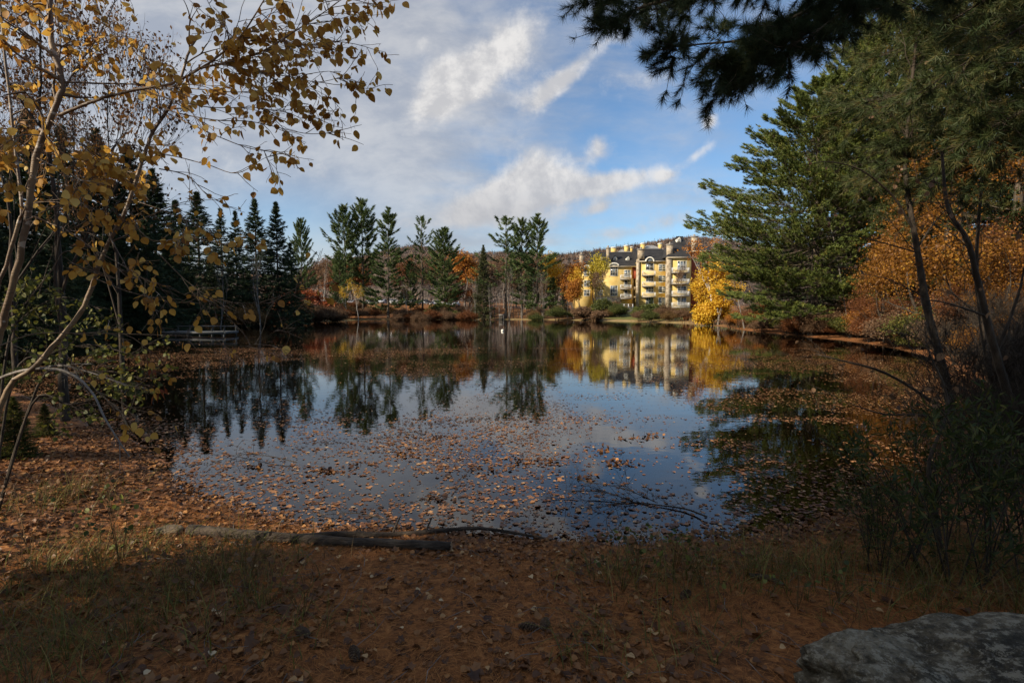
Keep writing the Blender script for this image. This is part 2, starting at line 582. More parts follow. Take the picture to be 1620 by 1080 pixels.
def vnoise(X, Y, sc, seed=0):
    """cheap smooth value noise"""
    x = X / sc; y = Y / sc
    xi = np.floor(x).astype(np.int64); yi = np.floor(y).astype(np.int64)
    fx = x - xi; fy = y - yi
    fx = fx * fx * (3 - 2 * fx); fy = fy * fy * (3 - 2 * fy)

    def h(a, b):
        n = (a * 374761393 + b * 668265263 + seed * 974634777) & 0xffffffff
        n = ((n ^ (n >> 13)) * 1274126177) & 0xffffffff
        return ((n ^ (n >> 16)) & 0xffff) / 65535.0
    return (h(xi, yi) * (1 - fx) + h(xi + 1, yi) * fx) * (1 - fy) + (h(xi, yi + 1) * (1 - fx) + h(xi + 1, yi + 1) * fx) * fy - .5


def sstep(x, a, b):
    t = np.clip((x - a) / (b - a), 0, 1)
    return t * t * (3 - 2 * t)


def height(X, Y, s=None):
    X = np.asarray(X, float); Y = np.asarray(Y, float)
    if s is None:
        s = sdist(np.stack([X, Y], 1))
    sp = np.maximum(s, 0)
    near = 0.30 * (1 - np.exp(-sp / 2.2)) + .012 * np.minimum(sp, 12)
    # far bank
    w1 = np.exp(-((X + 33) / 38.0) ** 2)         # under the car park
    far = sstep(Y, 60, 100)
    bank = far * (w1 * 3.4 * sstep(sp, 9, 24) + (1 - w1) * 1.0 * sstep(sp, 6, 22))
    hills_in = 3.0 * sstep(Y, 150, 260)
    side = (1 - far) * 1.2 * sstep(sp, 4, 30)
    z = near + bank + hills_in + side
    z += sstep(s, .1, 2) * (vnoise(X, Y, .9, 1) * .07 + vnoise(X, Y, .33, 2) * .035 + vnoise(X, Y, .12, 5) * .012) + sstep(s, 2, 8) * vnoise(X, Y, 6, 3) * .35
    z = z + vnoise(X, Y, .5, 8) * .02 * sstep(s, -1.0, 0.1) * (1 - sstep(s, .1, 2))
    under = -0.012 + s * 0.085
    return np.where(s > 0, z, np.maximum(under + vnoise(X, Y, .5, 8) * .02 * sstep(s, -1., .1), -1.6))


def hz(x, y):
    return float(height([x], [y])[0])


def gp(px, Y):
    """point on the ground at photo column px, distance Y"""
    x = (px - 810) / F * Y / (cos(PITCH)) * 1.0
    p = at(px, 500, Y)
    return np.array([p[0], Y, hz(p[0], Y)])


# ground sheet: polar grid around the viewpoint, fine in front
th_f = np.radians(np.linspace(-62, 62, 560))
th_b = np.radians(np.linspace(62, 298, 90)[1:-1])
th = np.concatenate([th_f, th_b])
rad = np.concatenate([[0.0], np.geomspace(0.4, 170, 400), np.geomspace(176, 3200, 40)])
TH, RD = np.meshgrid(th, rad)
GX = (np.sin(TH) * RD).ravel(); GY = (np.cos(TH) * RD).ravel()
gs = sdist(np.stack([GX, GY], 1))
GZ = height(GX, GY, gs)
nt_, nr_ = len(th), len(rad)
ii, jj = np.meshgrid(np.arange(nr_ - 1), np.arange(nt_), indexing='ij')
j2 = (jj + 1) % nt_
Fg = np.stack([ii * nt_ + jj, (ii + 1) * nt_ + jj, (ii + 1) * nt_ + j2, ii * nt_ + j2], -1).reshape(-1, 4)[:, ::-1]
mbg = MB()
mbg.add(np.stack([GX, GY, GZ], 1), Fg, .5)


def ground_mat():
    m, g, out = new_mat('forest_floor')
    tc = g.n('ShaderNodeTexCoord')
    v = tc.outputs['Object']
    a = g.n('ShaderNodeAttribute'); a.attribute_name = 'shore'
    s = a.outputs['Fac']
    b_ = g.n('ShaderNodeAttribute'); b_.attribute_name = 'farside'
    fr = b_.outputs['Fac']
    n1 = g.noise(v, 1.6, 6, .65)
    n2 = g.noise(v, 14, 6, .7, .8)
    n3 = g.noise(g.vm('MULTIPLY', v, (60, 22, 30)), 1.0, 4, .6, 2.0)
    c = g.ramp(g.ss(n2, .28, .72), [(0, (.045, .019, .008)), (.45, (.19, .074, .023)), (.8, (.35, .14, .042)), (1, (.48, .22, .07))])
    c = g.mix(g.ss(n3, .56, .72, 0, .65), c, (.33, .125, .036))
    c = g.mix(g.ss(n1, .53, .68, 0, .55), c, (.045, .026, .015))
    # wet muck at the water's edge and on the lake bed
    wet = g.ss(g.m('ADD', s, g.m('MULTIPLY', g.m('SUBTRACT', n1, .5), .6)), .25, -.05)
    c = g.mix(g.m('MULTIPLY', wet, .75), c, (.035, .022, .014))
    # far shore: pale sand rim, then orange leaf litter and grass
    rim = g.m('MULTIPLY', g.ss(s, 4.5, .8), fr)
    sand = g.mix(g.noise(v, .35, 4, .6), (.42, .27, .13), (.22, .19, .06))
    c = g.mix(g.m('MULTIPLY', rim, g.ss(s, -.3, .2)), c, sand)
    lit = g.m('MULTIPLY', g.ss(g.noise(v, .10, 4, .6), .42, .58), fr)
    c = g.mix(g.m('MULTIPLY', lit, .7), c, (.17, .085, .032))
    l_ = g.n('ShaderNodeAttribute'); l_.attribute_name = 'lawn'
    c = g.mix(l_.outputs['Fac'], c, g.mix(n2, (.07, .10, .02), (.20, .17, .05)))
    p = g.n('ShaderNodeBsdfPrincipled')
    g.put(p.inputs['Base Color'], c)
    g.put(p.inputs['Roughness'], g.m('SUBTRACT', .95, g.m('MULTIPLY', wet, .35)))
    p.inputs['Specular IOR Level'].default_value = .25
    b = g.n('ShaderNodeBump')
    b.inputs['Strength'].default_value = .9
    b.inputs['Distance'].default_value = .02
    g.put(b.inputs['Height'], g.m('ADD', g.m('MULTIPLY', n2, .7), g.m('MULTIPLY', n3, .35)))
    g.put(p.inputs['Normal'], b.outputs[0])
    m.node_tree.links.new(p.outputs[0], out.inputs[0])
    return m


go = mbg.obj('ground', ground_mat(), smooth=True)
tag(go, kind='structure')
for nm, val in (('shore', gs), ('farside', sstep(GY, 55, 85)),
                ('lawn', sstep(GX, 16, 22) * (1 - sstep(GX, 44, 50)) * sstep(GY, 80, 90) * (1 - sstep(GY, 150, 170)) * sstep(gs, 1, 5))):
    aa = go.data.attributes.new(nm, 'FLOAT', 'POINT')
    aa.data.foreach_set('value', val.astype(np.float32))

# water surface
def water_mat():
    m, g, out = new_mat('pond_water')
    tc = g.n('ShaderNodeTexCoord')
    v = tc.outputs['Object']
    b = g.n('ShaderNodeBump')
    b.inputs['Strength'].default_value = .075
    b.inputs['Distance'].default_value = .02
    g.put(b.inputs['Height'], g.m('ADD', g.noise(g.vm('MULTIPLY', v, (1, 1.8, 1)), 2.2, 3, .5), g.m('MULTIPLY', g.noise(v, .5, 3, .5), 1.2)))
    fr = g.n('ShaderNodeFresnel'); fr.inputs['IOR'].default_value = 1.52
    g.put(fr.inputs['Normal'], b.outputs[0])
    gl = g.n('ShaderNodeBsdfGlossy'); gl.inputs['Roughness'].default_value = .02
    g.put(gl.inputs['Normal'], b.outputs[0])
    g.put(gl.inputs['Color'], (1, 1, 1))
    tr = g.n('ShaderNodeBsdfTransparent')
    g.put(tr.inputs['Color'], (.50, .36, .22))
    mx = g.n('ShaderNodeMixShader')
    g.put(mx.inputs[0], fr.outputs[0])
    m.node_tree.links.new(tr.outputs[0], mx.inputs[1])
    m.node_tree.links.new(gl.outputs[0], mx.inputs[2])
    m.node_tree.links.new(mx.outputs[0], out.inputs[0])
    return m


wm = MB()
xs = np.linspace(-170, 90, 27); ys = np.linspace(1.5, 135, 28)
XX, YY = np.meshgrid(xs, ys)
kx = len(xs)
i, j = np.meshgrid(np.arange(len(ys) - 1), np.arange(kx - 1), indexing='ij')
wm.add(np.stack([XX.ravel(), YY.ravel(), np.zeros(XX.size)], 1), np.stack([i * kx + j, i * kx + j + 1, (i + 1) * kx + j + 1, (i + 1) * kx + j], -1).reshape(-1, 4))
wo_ = wm.obj('water', water_mat())
tag(wo_, kind='structure')

# ------------------------------------------------------------------ hills
RIDGE = np.array([(-900, 425), (-300, 400), (100, 415), (350, 435), (480, 432), (560, 408), (610, 396), (655, 391), (690, 397), (740, 402), (800, 402), (870, 402),
                  (930, 397), (985, 391), (1040, 382), (1085, 377), (1130, 380), (1250, 392), (1400, 400), (1700, 410), (2400, 430)], float)
HY0, HY1 = 330.0, 720.0


def hill_h(X, Y):
    px = 810 + X / Y * F
    top = np.interp(px, RIDGE[:, 0], RIDGE[:, 1])
    H = (492 - top - 9) / F * HY1 * 0.985
    t = np.clip((Y - HY0) / (HY1 - HY0), 0, 1.6)
    prof = np.where(t < 1, np.sin(np.minimum(t, 1) * pi / 2) ** 1.5, np.cos((t - 1) * 1.6))
    return 2.0 + H * prof + vnoise(X, Y, 60, 4) * 7 * np.minimum(t * 2, 1) + vnoise(X, Y, 22, 6) * 3 * np.minimum(t * 2, 1)


hx = np.linspace(-1, 1, 170); hy = np.linspace(HY0, HY1 * 1.35, 46)
HXX, HYY = np.meshgrid(hx, hy)
HX = HXX * HYY * 1.5
HZ = hill_h(HX.ravel(), HYY.ravel())
hm = MB()
k_ = len(hx)
i, j = np.meshgrid(np.arange(len(hy) - 1), np.arange(k_ - 1), indexing='ij')
hm.add(np.stack([HX.ravel(), HYY.ravel(), HZ], 1), np.stack([i * k_ + j, i * k_ + j + 1, (i + 1) * k_ + j + 1, (i + 1) * k_ + j], -1).reshape(-1, 4))
hill_mat = noise_mat('hill_floor', [(0, (.06, .045, .04)), (.5, (.11, .08, .065)), (1, (.16, .12, .09))], .05, bump=0)
tag(hm.obj('hills', hill_mat, smooth=True), kind='structure')

rng = np.random.default_rng(5)
# leafless woods on the hill: a far-off mass
fm = MB(); fc = MB()
N = 16000
hyy = HY0 + (HY1 * 1.02 - HY0) * rng.random(N) ** .7
hxx = (rng.random(N) * 2 - 1) * 1.25 * hyy
hzz = hill_h(hxx, hyy)
con = rng.random(N) < (0.16 + .30 * (vnoise(hxx, hyy, 70, 9) > .12))
for msk, mb, cone in ((~con, fm, False), (con, fc, True)):
    P = np.stack([hxx, hyy, hzz], 1)[msk]
    n = len(P); kb = 12
    hgt = rng.uniform(5, 9, n) * (1.15 if cone else 1.0)
    Q = np.repeat(P, kb, 0); h = np.repeat(hgt, kb)
    if cone:
        t = rng.random(n * kb)
        Q[:, 2] += t * h
        az = rng.random(n * kb) * 2 * pi
        d = np.stack([np.cos(az), np.sin(az), np.full(n * kb, -.2)], 1)
        mb.blades(Q, d, (1 - t) * h * .30 + .3, h * .16, np.repeat(rng.random(n), kb), nrm=np.tile([0, 0.3, 1.], (n * kb, 1)))
    else:
        Q[:, 2] += h * .2
        d = rdirs(rng, n * kb, 1.2)
        mb.blades(Q + d * h[:, None] * .25, d, h * rng.uniform(.3, .65, n * kb), h * .11, np.repeat(rng.random(n), kb), rng=rng)
lf_hill = leaf_mat('hill_twigs', [(0, (.10, .075, .065)), (.6, (.17, .125, .10)), (.9, (.23, .155, .11)), (1, (.32, .16, .07))], .3)
nd_hill = leaf_mat('hill_conifers', [(0, (.03, .045, .035)), (1, (.06, .08, .05))], .1)
tag(fm.obj('leafless_woods', lf_hill), 'brown leafless woods covering the far hillside', 'woods', kind='stuff')
tag(fc.obj('conifer_woods', nd_hill), 'dark conifers dotted over the far hillside', 'woods', kind='stuff')

# ------------------------------------------------------------------ tree kits
def pine(h, Rr, base, seed, whorls=26, per=5, npts=12, nbl=9, bl=.5, bw=.09, prof=None, up=(0.05, 1.0), tr=.28, twigs=False, skip=.12, trunk_top=.04, lean=.0, var=(.65, 1.2, .65, 1.12), cv=.22):
    rng = np.random.default_rng(seed)
    tk = MB(); cr = MB()
    zs = np.linspace(0, h, 9)
    wob = np.cumsum(rng.normal(0, .05, (9, 2)), 0) * h / 25
    wob[:, 0] += lean * zs
    wob -= wob[0]
    TP = np.column_stack([wob, zs])
    tk.tube(TP, np.linspace(tr, trunk_top, 9) + np.array([tr * .25] + [0] * 8), 8)

    def tp(z):
        return np.array([np.interp(z, zs, TP[:, 0]), np.interp(z, zs, TP[:, 1]), z])
    prof = prof or (lambda t: (1 - t) ** .42 * min(1, .6 + t * 1.5) * .85)
    pos = []; dr = []; hb = []
    for w in range(whorls):
        t = w / (whorls - 1)
        z0 = base + (h - base) * t ** .92
        wf = rng.uniform(var[0], var[1])
        a0 = rng.random() * 2 * pi
        for k in range(per):
            if rng.random() < skip:
                continue
            az = a0 + k * 2 * pi / per + rng.normal(0, .25)
            z = min(h, z0 + rng.normal(0, (h - base) / whorls * .35))
            L = max(.35, Rr * prof(t) * wf * rng.uniform(var[2], var[3]))
            e0 = up[0] + (up[1] - up[0]) * t ** 1.4 + rng.normal(0, .10)
            o = tp(z)
            hd = np.array([cos(az), sin(az), 0]); sd = np.array([-sin(az), cos(az), 0])
            u = np.linspace(0, 1, 6)
            curve = cv * L * u ** 2.2 - .06 * L * np.sin(u * pi)
            BP = o + hd * (u * L * cos(e0))[:, None] + np.array([0, 0, 1]) * (u * L * sin(e0) + curve)[:, None] + sd * (rng.normal(0, .05) * L * u ** 2)[:, None]
            tk.tube(BP, np.linspace(max(.02, tr * .20 * (L / Rr)), .008, 6), 3, cap=False)
            m = max(3, int(npts * (L / Rr) ** .8))
            uu = rng.uniform(.22, 1.0, m) ** .75
            uu[0] = 1
            base_p = np.stack([np.interp(uu, u, BP[:, q]) for q in range(3)], 1)
            lat = rng.uniform(-1, 1, m) * (.30 * L * (1.15 - uu))
            fwd = np.abs(lat) * .8
            FP = base_p + sd * lat[:, None] + hd * fwd[:, None] * .7 + np.array([0, 0, 1]) * (rng.normal(.03, .05, m) * L * .5 + np.abs(lat) * .12)[:, None]
            if twigs:
                for q in range(m):
                    st = base_p[q] - hd * min(.35 * L * uu[q], abs(lat[q]))
                    tk.tube(np.array([st, (st + FP[q]) / 2 + [0, 0, -.02], FP[q]]), [.014, .009, .005], 3, cap=False)
            dd = hd[None] * .9 + sd[None] * (lat / (L * .25 + 1e-6))[:, None] * .6 + np.array([0, 0, .35 + .5 * t])
            pos.append(FP); dr.append(dd / np.linalg.norm(dd, axis=1)[:, None])
    pos = np.concatenate(pos); dr = np.concatenate(dr)
    pos = np.vstack([pos, [[TP[-1, 0], TP[-1, 1], h]] * 3]); dr = np.vstack([dr, [[0, 0, 1.]] * 3])
    n = len(pos)
    clt = rng.beta(2, 2.6, n)
    Q = np.repeat(pos, nbl, 0); Dq = np.repeat(dr, nbl, 0)
    al = rng.uniform(-1.0, .55, n * nbl)
    Q = Q + Dq * al[:, None] * bl * .9
    dd = Dq + rng.normal(0, .62, (n * nbl, 3))
    dd[:, 2] += .18
    tint = np.clip(np.repeat(clt, nbl) + rng.normal(0, .13, n * nbl), 0, .93)
    tint[rng.random(len(tint)) < .03] = 1
    cr.blades(Q, dd, bl * rng.uniform(.65, 1.15, n * nbl), bw, tint, rng=rng)
    return tk, cr


def spruce(h, Rr, base, seed, whorls=34, per=8, npts=9, nbl=7, bl=.42, bw=.12, tr=.2, pw=.9):
    rng = np.random.default_rng(seed)
    tk = MB(); cr = MB()
    tk.tube([(0, 0, 0), (.03, 0, h * .5), (0, .02, h)], [tr * 1.2, tr * .6, .02], 7)
    pos = []; dr = []
    for w in range(whorls):
        t = w / (whorls - 1)
        z0 = base + (h - base) * t ** .95
        wf = rng.uniform(.82, 1.12)
        for k in range(per):
            az = rng.random() * 2 * pi
            z = min(h - .05, z0 + rng.normal(0, (h - base) / whorls * .4))
            L = max(.15, Rr * ((1 - t) ** pw) * wf * rng.uniform(.7, 1.15))
            e0 = -.28 + .75 * t ** 2 + rng.normal(0, .08)
            hd = np.array([cos(az), sin(az), 0]); sd = np.array([-sin(az), cos(az), 0])
            u = np.linspace(0, 1, 4)
            BP = np.array([0, 0, z]) + hd * (u * L)[:, None] + np.array([0, 0, 1]) * (u * L * sin(e0) + .16 * L * u ** 3)[:, None]
            tk.tube(BP, np.linspace(max(.012, tr * .14 * L / Rr), .006, 4), 3, cap=False)
            m = max(2, int(npts * (L / Rr) ** .7))
            uu = rng.uniform(.12, 1, m) ** .7
            bp = np.stack([np.interp(uu, u, BP[:, q]) for q in range(3)], 1)
            lat = rng.uniform(-1, 1, m) * .28 * L * (1.1 - uu)
            pos.append(bp + sd * lat[:, None] + hd * np.abs(lat)[:, None] * .5)
            dd = hd[None] + sd[None] * (lat / (L * .3))[:, None] * .5 + np.array([0, 0, -.15 + .5 * t])
            dr.append(dd)
    pos = np.concatenate(pos); dr = np.concatenate(dr)
    n = len(pos)
    clt = rng.beta(2, 2.4, n)
    Q = np.repeat(pos, nbl, 0); Dq = np.repeat(dr, nbl, 0)
    Q = Q - Dq * (rng.random(n * nbl) * bl)[:, None]
    dd = Dq + rng.normal(0, .45, (n * nbl, 3)); dd[:, 2] -= .12
    cr.blades(Q, dd, bl * rng.uniform(.6, 1.1, n * nbl), bw, np.clip(np.repeat(clt, nbl) + rng.normal(0, .12, n * nbl), 0, 1), rng=rng)
    cr.blades(np.array([[0, 0, h - .5]] * 5), np.array([[0, 0, 1.]] * 5) + rng.normal(0, .12, (5, 3)), .7, .10, .5, rng=rng)
    return tk, cr


def decid(h, spread, seed, levels=4, nk=(3, 4), tr=.16, trunk_frac=.35, leaf=None, nleaf=10, lsize=.25, lrad=.8, upb=.5, twist=.35, sides=6, lean=(0, 0), cl=1.0, hang=0.0, stems=1, shr=.72, lv='kite'):
    """branching tree: trunk, limbs, twigs, and leaves gathered at twig ends"""
    rng = np.random.default_rng(seed)
    tk = MB(); cr = MB(); tips = []

    def grow(p, d, L, r, lev):
        k = 4
        P = [p]; dd = d.copy()
        for q in range(k):
            dd = dd + rng.normal(0, twist * .35, 3) + np.array([0, 0, .10 * upb])
            if lev >= 2:
                dd = dd + np.array([0, 0, -hang * .15])
            dd /= np.linalg.norm(dd)
            P.append(P[-1] + dd * L / k)
        P = np.array(P)
        r1 = r * (.62 if lev < levels else .35)
        tk.tube(P, np.linspace(r, r1, k + 1), max(3, sides - lev), cap=False)
        if lev >= levels:
            for q in (2, 3, 4):
                tips.append(P[q])
            return
        n = rng.integers(nk[0], nk[1] + 1)
        for c in range(n):
            f = 1.0 if c == 0 else rng.uniform(.35, .98)
            o = np.array([np.interp(f * k, np.arange(k + 1), P[:, q]) for q in range(3)])
            ax = rng.normal(size=3); ax -= ax @ dd * dd; ax /= np.linalg.norm(ax) + 1e-9
            spreadk = spread * (rng.uniform(.25, .45) if c == 0 else rng.uniform(.6, 1.1))
            nd = dd + ax * spreadk + np.array([0, 0, .12 * upb])
            nd /= np.linalg.norm(nd)
            grow(o, nd, L * shr * rng.uniform(.75, 1.1), max(r1 * (.85 if c == 0 else .6), .004), lev + 1)
    for st in range(stems):
        off = np.array([rng.normal(0, .15), rng.normal(0, .15), 0]) * (stems > 1)
        d0 = np.array([lean[0], lean[1], 1.0]) + (rng.normal(0, .22, 3) if stems > 1 else 0)
        grow(off + np.array([0, 0, 0.]), d0 / np.linalg.norm(d0), h * trunk_frac * (rng.uniform(.8, 1.1) if stems > 1 else 1), tr, 0)
    tips = np.array(tips)
    if leaf is not None and nleaf > 0:
        n = len(tips)
        keep = rng.random(n) < cl
        T = tips[keep]; n = len(T)
        clt = rng.beta(2, 2, n)
        Q = np.repeat(T, nleaf, 0)
        off = rng.normal(0, lrad * .5, (len(Q), 3)); off[:, 2] *= .6
        Q = Q + off
        nm = rdirs(rng, len(Q), .8)
        yd = rng.normal(size=(len(Q), 3)); yd[:, 2] -= .5
        tint = np.clip(np.repeat(clt, nleaf) * .7 + rng.random(len(Q)) * .4 - .05, 0, 1)
        cr.scatter(KT_V if lv == 'kite' else LN_V, KT_F, Q, frames(yd, nm), lsize * rng.uniform(.7, 1.25, len(Q)), tint)
    return tk, cr


class Kit:
    """a tree whose meshes are built once and copied"""
    def __init__(s, tk_cr, h, tm, cm, crown='crown'):
        tk, cr = tk_cr
        s.h = h
        s.tm = tk.mesh('trunk', tm, True)
        s.cm = cr.mesh(crown, cm) if cr.n else None
        s.cn = crown

    def place(s, name, label, cat, loc, H, rotz=0, group=None, wide=1.0, tm=None, cm=None):
        k = H / s.h
        t = thing(name, label, cat, loc, rotz, group, (k * wide, k * wide, k))
        part('trunk', s.tm, t)
        if s.cm:
            o = part(s.cn, s.cm, t)
            if cm is not None:
                o.material_slots[0].link = 'OBJECT'
                o.material_slots[0].material = cm
        return t


def top_h(px, py, Y, loc, extra=0.0):
    return at(px, py, Y)[2] - loc[2] + extra


# ---- kits
K_pineA = Kit(pine(28, 8.6, 4.5, 11, 27, 6, 26, 18, .64, .14), 28, bark_pine, nd_pine)
K_pineB = Kit(pine(28, 7.8, 8, 12, 21, 5, 26, 18, .64, .14, prof=lambda t: (1 - t) ** .42 * min(1, .40 + t * 1.3) * .85, up=(.25, 1.1)), 28, bark_pine, nd_pine)
K_pineC = Kit(pine(28, 9.4, 3, 13, 27, 6, 26, 18, .64, .14, prof=lambda t: (1 - t) ** .55 * (.70 + .22 * sin(t * 17)) * .88, up=(-.10, .75), lean=.01, cv=.15), 28, bark_pine, nd_pine)
K_pineD = Kit(pine(28, 9, 8, 14, 16, 5, 22, 17, .62, .13, prof=lambda t: (1 - t) ** .6 * (.6 + .4 * sin(t * 23 + 1)), up=(.15, 1.0), skip=.25), 28, bark_pine, nd_pine)
K_spA = Kit(spruce(17, 4.7, .8, 21, 42, 12, 9, 8, .45, .12), 17, bark_pine, nd_spruce)
K_spB = Kit(spruce(17, 3.8, .5, 22, 40, 11, 8, 8, .42, .12, pw=.8), 17, bark_pine, nd_spruce)
K_spN = Kit(spruce(17, 3.6, .5, 23, 50, 14, 14, 9, .34, .09, pw=.75), 17, bark_pine, nd_spruce)

LBL_FAR = 'pines on the far shore'
# pines of the far bank: px, top py, Y, kit, rot, wide, name, label
FAR = [
    (547, 331, 121, K_pineB, .3, 1.05, 'tall slim pine with swept tufted top behind the small golden birches'),
    (575, 322, 124, K_pineB, 2.1, 1.12, 'tallest pine of the far shore, rounded tufted top close beside a slimmer pine'),
    (614, 331, 120, K_pineC, 1.0, 1.05, 'broad full pine with drooping lower boughs near the white parked cars'),
    (669, 345, 122, K_pineD, 4.0, 1.05, 'thin see-through pine with sparse upper limbs between two fuller pines above the parked cars'),
    (703, 364, 118, K_pineA, 2.6, 1.15, 'shorter pine with dense rounded head and level lower boughs just before the orange maple'),
    (650, 415, 128, K_pineA, 5.2, .9, 'low dark pine filling the gap above the parked cars, shortest of the pines there'),
    (800, 345, 116, K_pineD, .9, 1.35, 'pine with a long bare pale trunk and feathery limbs over the clump of grey stems'),
    (825, 352, 122, K_pineB, 3.3, 1.15, 'pine squeezed between the bare-trunked pine and the fullest pine of the far shore'),
    (848, 342, 117, K_pineC, 5.5, 1.12, 'fullest pine of the far shore, layered boughs down to the water beside the yellow trees'),
    (478, 350, 98, K_pineA, 1.7, .70, 'sunlit light green pine at the end of the dark spruce row'),
    (538, 400, 112, K_pineA, 0.2, .9, 'small dense pine at the foot of the two tallest far pines'),
    (875, 440, 124, K_pineA, 3.9, .75, 'dark low pine tucked behind the fullest far pine, on its apartment building side'),
]
for (px, py, Y, kit, rz, wd, lb) in FAR:
    loc = gp(px, Y); loc[2] -= .1
    kit.place('pine_tree', lb, 'pine tree', loc, top_h(px, py, Y, loc), rz, None, wd)

# dark spruces along the shaded west bank
SPR = [
    (318, 305, 68, K_spA, 1.25, 'tallest dark spruce of the west bank row, ragged wide crown'),
    (354, 331, 74, K_spB, 1.0, 'dark spruce with a slim pointed tip, first of a close pair behind the wooden dock'),
    (377, 335, 76, K_spB, .9, 'narrower of the close pair of dark spruces behind the wooden dock'),
    (408, 316, 70, K_spA, 1.0, 'dark spruce rising behind a bare forked grey tree on the west bank'),
    (441, 321, 72, K_spA, .95, 'sharp-tipped dark spruce, last big one before the light green pine'),
    (462, 385, 80, K_spB, 1.2, 'short dark spruce in front of the light green pine'),
]
for i, (px, py, Y, kit, wd, lb) in enumerate(SPR):
    loc = gp(px, Y); loc[2] -= .1
    kit.place('spruce_tree', lb, 'spruce', loc, top_h(px, py, Y, loc), i * 1.3, None, wd)
DK = [(-60, 150, 34), (10, 205, 40), (62, 178, 38), (112, 200, 44), (165, 205, 46), (214, 232, 48), (250, 268, 55), (284, 318, 62), (-20, 300, 28), (90, 330, 30),
      (185, 330, 42), (235, 350, 44), (140, 400, 36), (40, 390, 32), (270, 380, 58), (300, 420, 60), (395, 430, 82), (335, 410, 80)]
for i, (px, py, Y) in enumerate(DK):
    loc = gp(px, Y); loc[2] -= .1
    (K_spA if i % 2 else K_spN).place('spruce_tree', 'dark spruce in the shaded wood behind the yellow-leaved birch', 'spruce', loc, top_h(px, py, Y, loc), i * 1.1,
                                     'spruces of the dark wood behind the birch', 1.15)
loc = gp(765, 114)
K_spN.place('spruce_tree', 'narrow olive-green spruce with a spire top among bare brown trees on the far shore', 'spruce', loc, top_h(765, 388, 114, loc), .4, None, .85,
            cm=leaf_mat('needles_olive_spruce', [(0, (.045, .055, .022)), (.6, (.085, .095, .035)), (1, (.15, .14, .05))], .15))
for px, py, Y, wd, lb in [(893, 452, 118, 1.1, 'small dark spruce under the orange and yellow trees beside the apartment building'),
                          (533, 455, 108, 1.3, 'small dark spruce behind the red bush on the far shore'),
                          (1030, 470, 112, 1.3, 'small dark evergreen in front of the stone-pillared wall of the apartments')]:
    loc = gp(px, Y)
    K_spB.place('spruce_tree', lb, 'spruce', loc, top_h(px, py, Y, loc), px * .1, None, wd)

# deciduous kits
K_or = Kit(decid(14, .75, 31, 4, (3, 4), .2, .30, True, 9, .42, 1.3), 14 * .92, bark_grey, lf_orange)
K_ye = Kit(decid(14, .62, 32, 4, (3, 4), .18, .32, True, 9, .36, 1.1, upb=1.2), 14 * 1.0, bark_grey, lf_yellow)
K_bi = Kit(decid(10, .5, 33, 4, (3, 3), .10, .36, True, 5, .22, .7, upb=1.4, cl=.6), 10, bark_white, lf_ygreen)
K_bare = Kit(decid(12, .55, 34, 5, (3, 3), .12, .34, None, upb=1.5), 12, bark_grey, lf_brown)
K_bare2 = Kit(decid(12, .55, 35, 5, (3, 3), .10, .36, True, 3, .22, .6, upb=1.5, cl=.8), 12, bark_grey, lf_brown)
K_stem = Kit(decid(12, .35, 36, 4, (2, 3), .07, .42, None, upb=2.0, stems=3), 12, bark_grey, lf_brown)
K_bush = Kit(decid(3, .9, 37, 4, (3, 4), .03, .30, True, 7, .20, .45, stems=7), 2.7, bark_dark, lf_red, 'foliage')
K_twigb = Kit(decid(3, .85, 39, 5, (3, 3), .016, .30, None, stems=9, upb=.6), 2.8, bark_dark, lf_brown, 'foliage')
measure_later = [K_twigb]
K_bushT = Kit(decid(3, .8, 38, 4, (3, 4), .02, .32, True, 4, .09, .4, stems=9), 2.8, bark_dark, lf_brown, 'foliage')


def measure(kit):
    zs = []
    for me in (kit.tm, kit.cm):
        if me:
            a = np.empty(len(me.vertices) * 3, np.float32); me.vertices.foreach_get('co', a)
            zs.append(np.percentile(a[2::3], 99.7))
    kit.h = float(max(zs))


for kt in (K_or, K_ye, K_bi, K_bare, K_bare2, K_stem, K_bush, K_bushT, K_twigb):
    measure(kt)

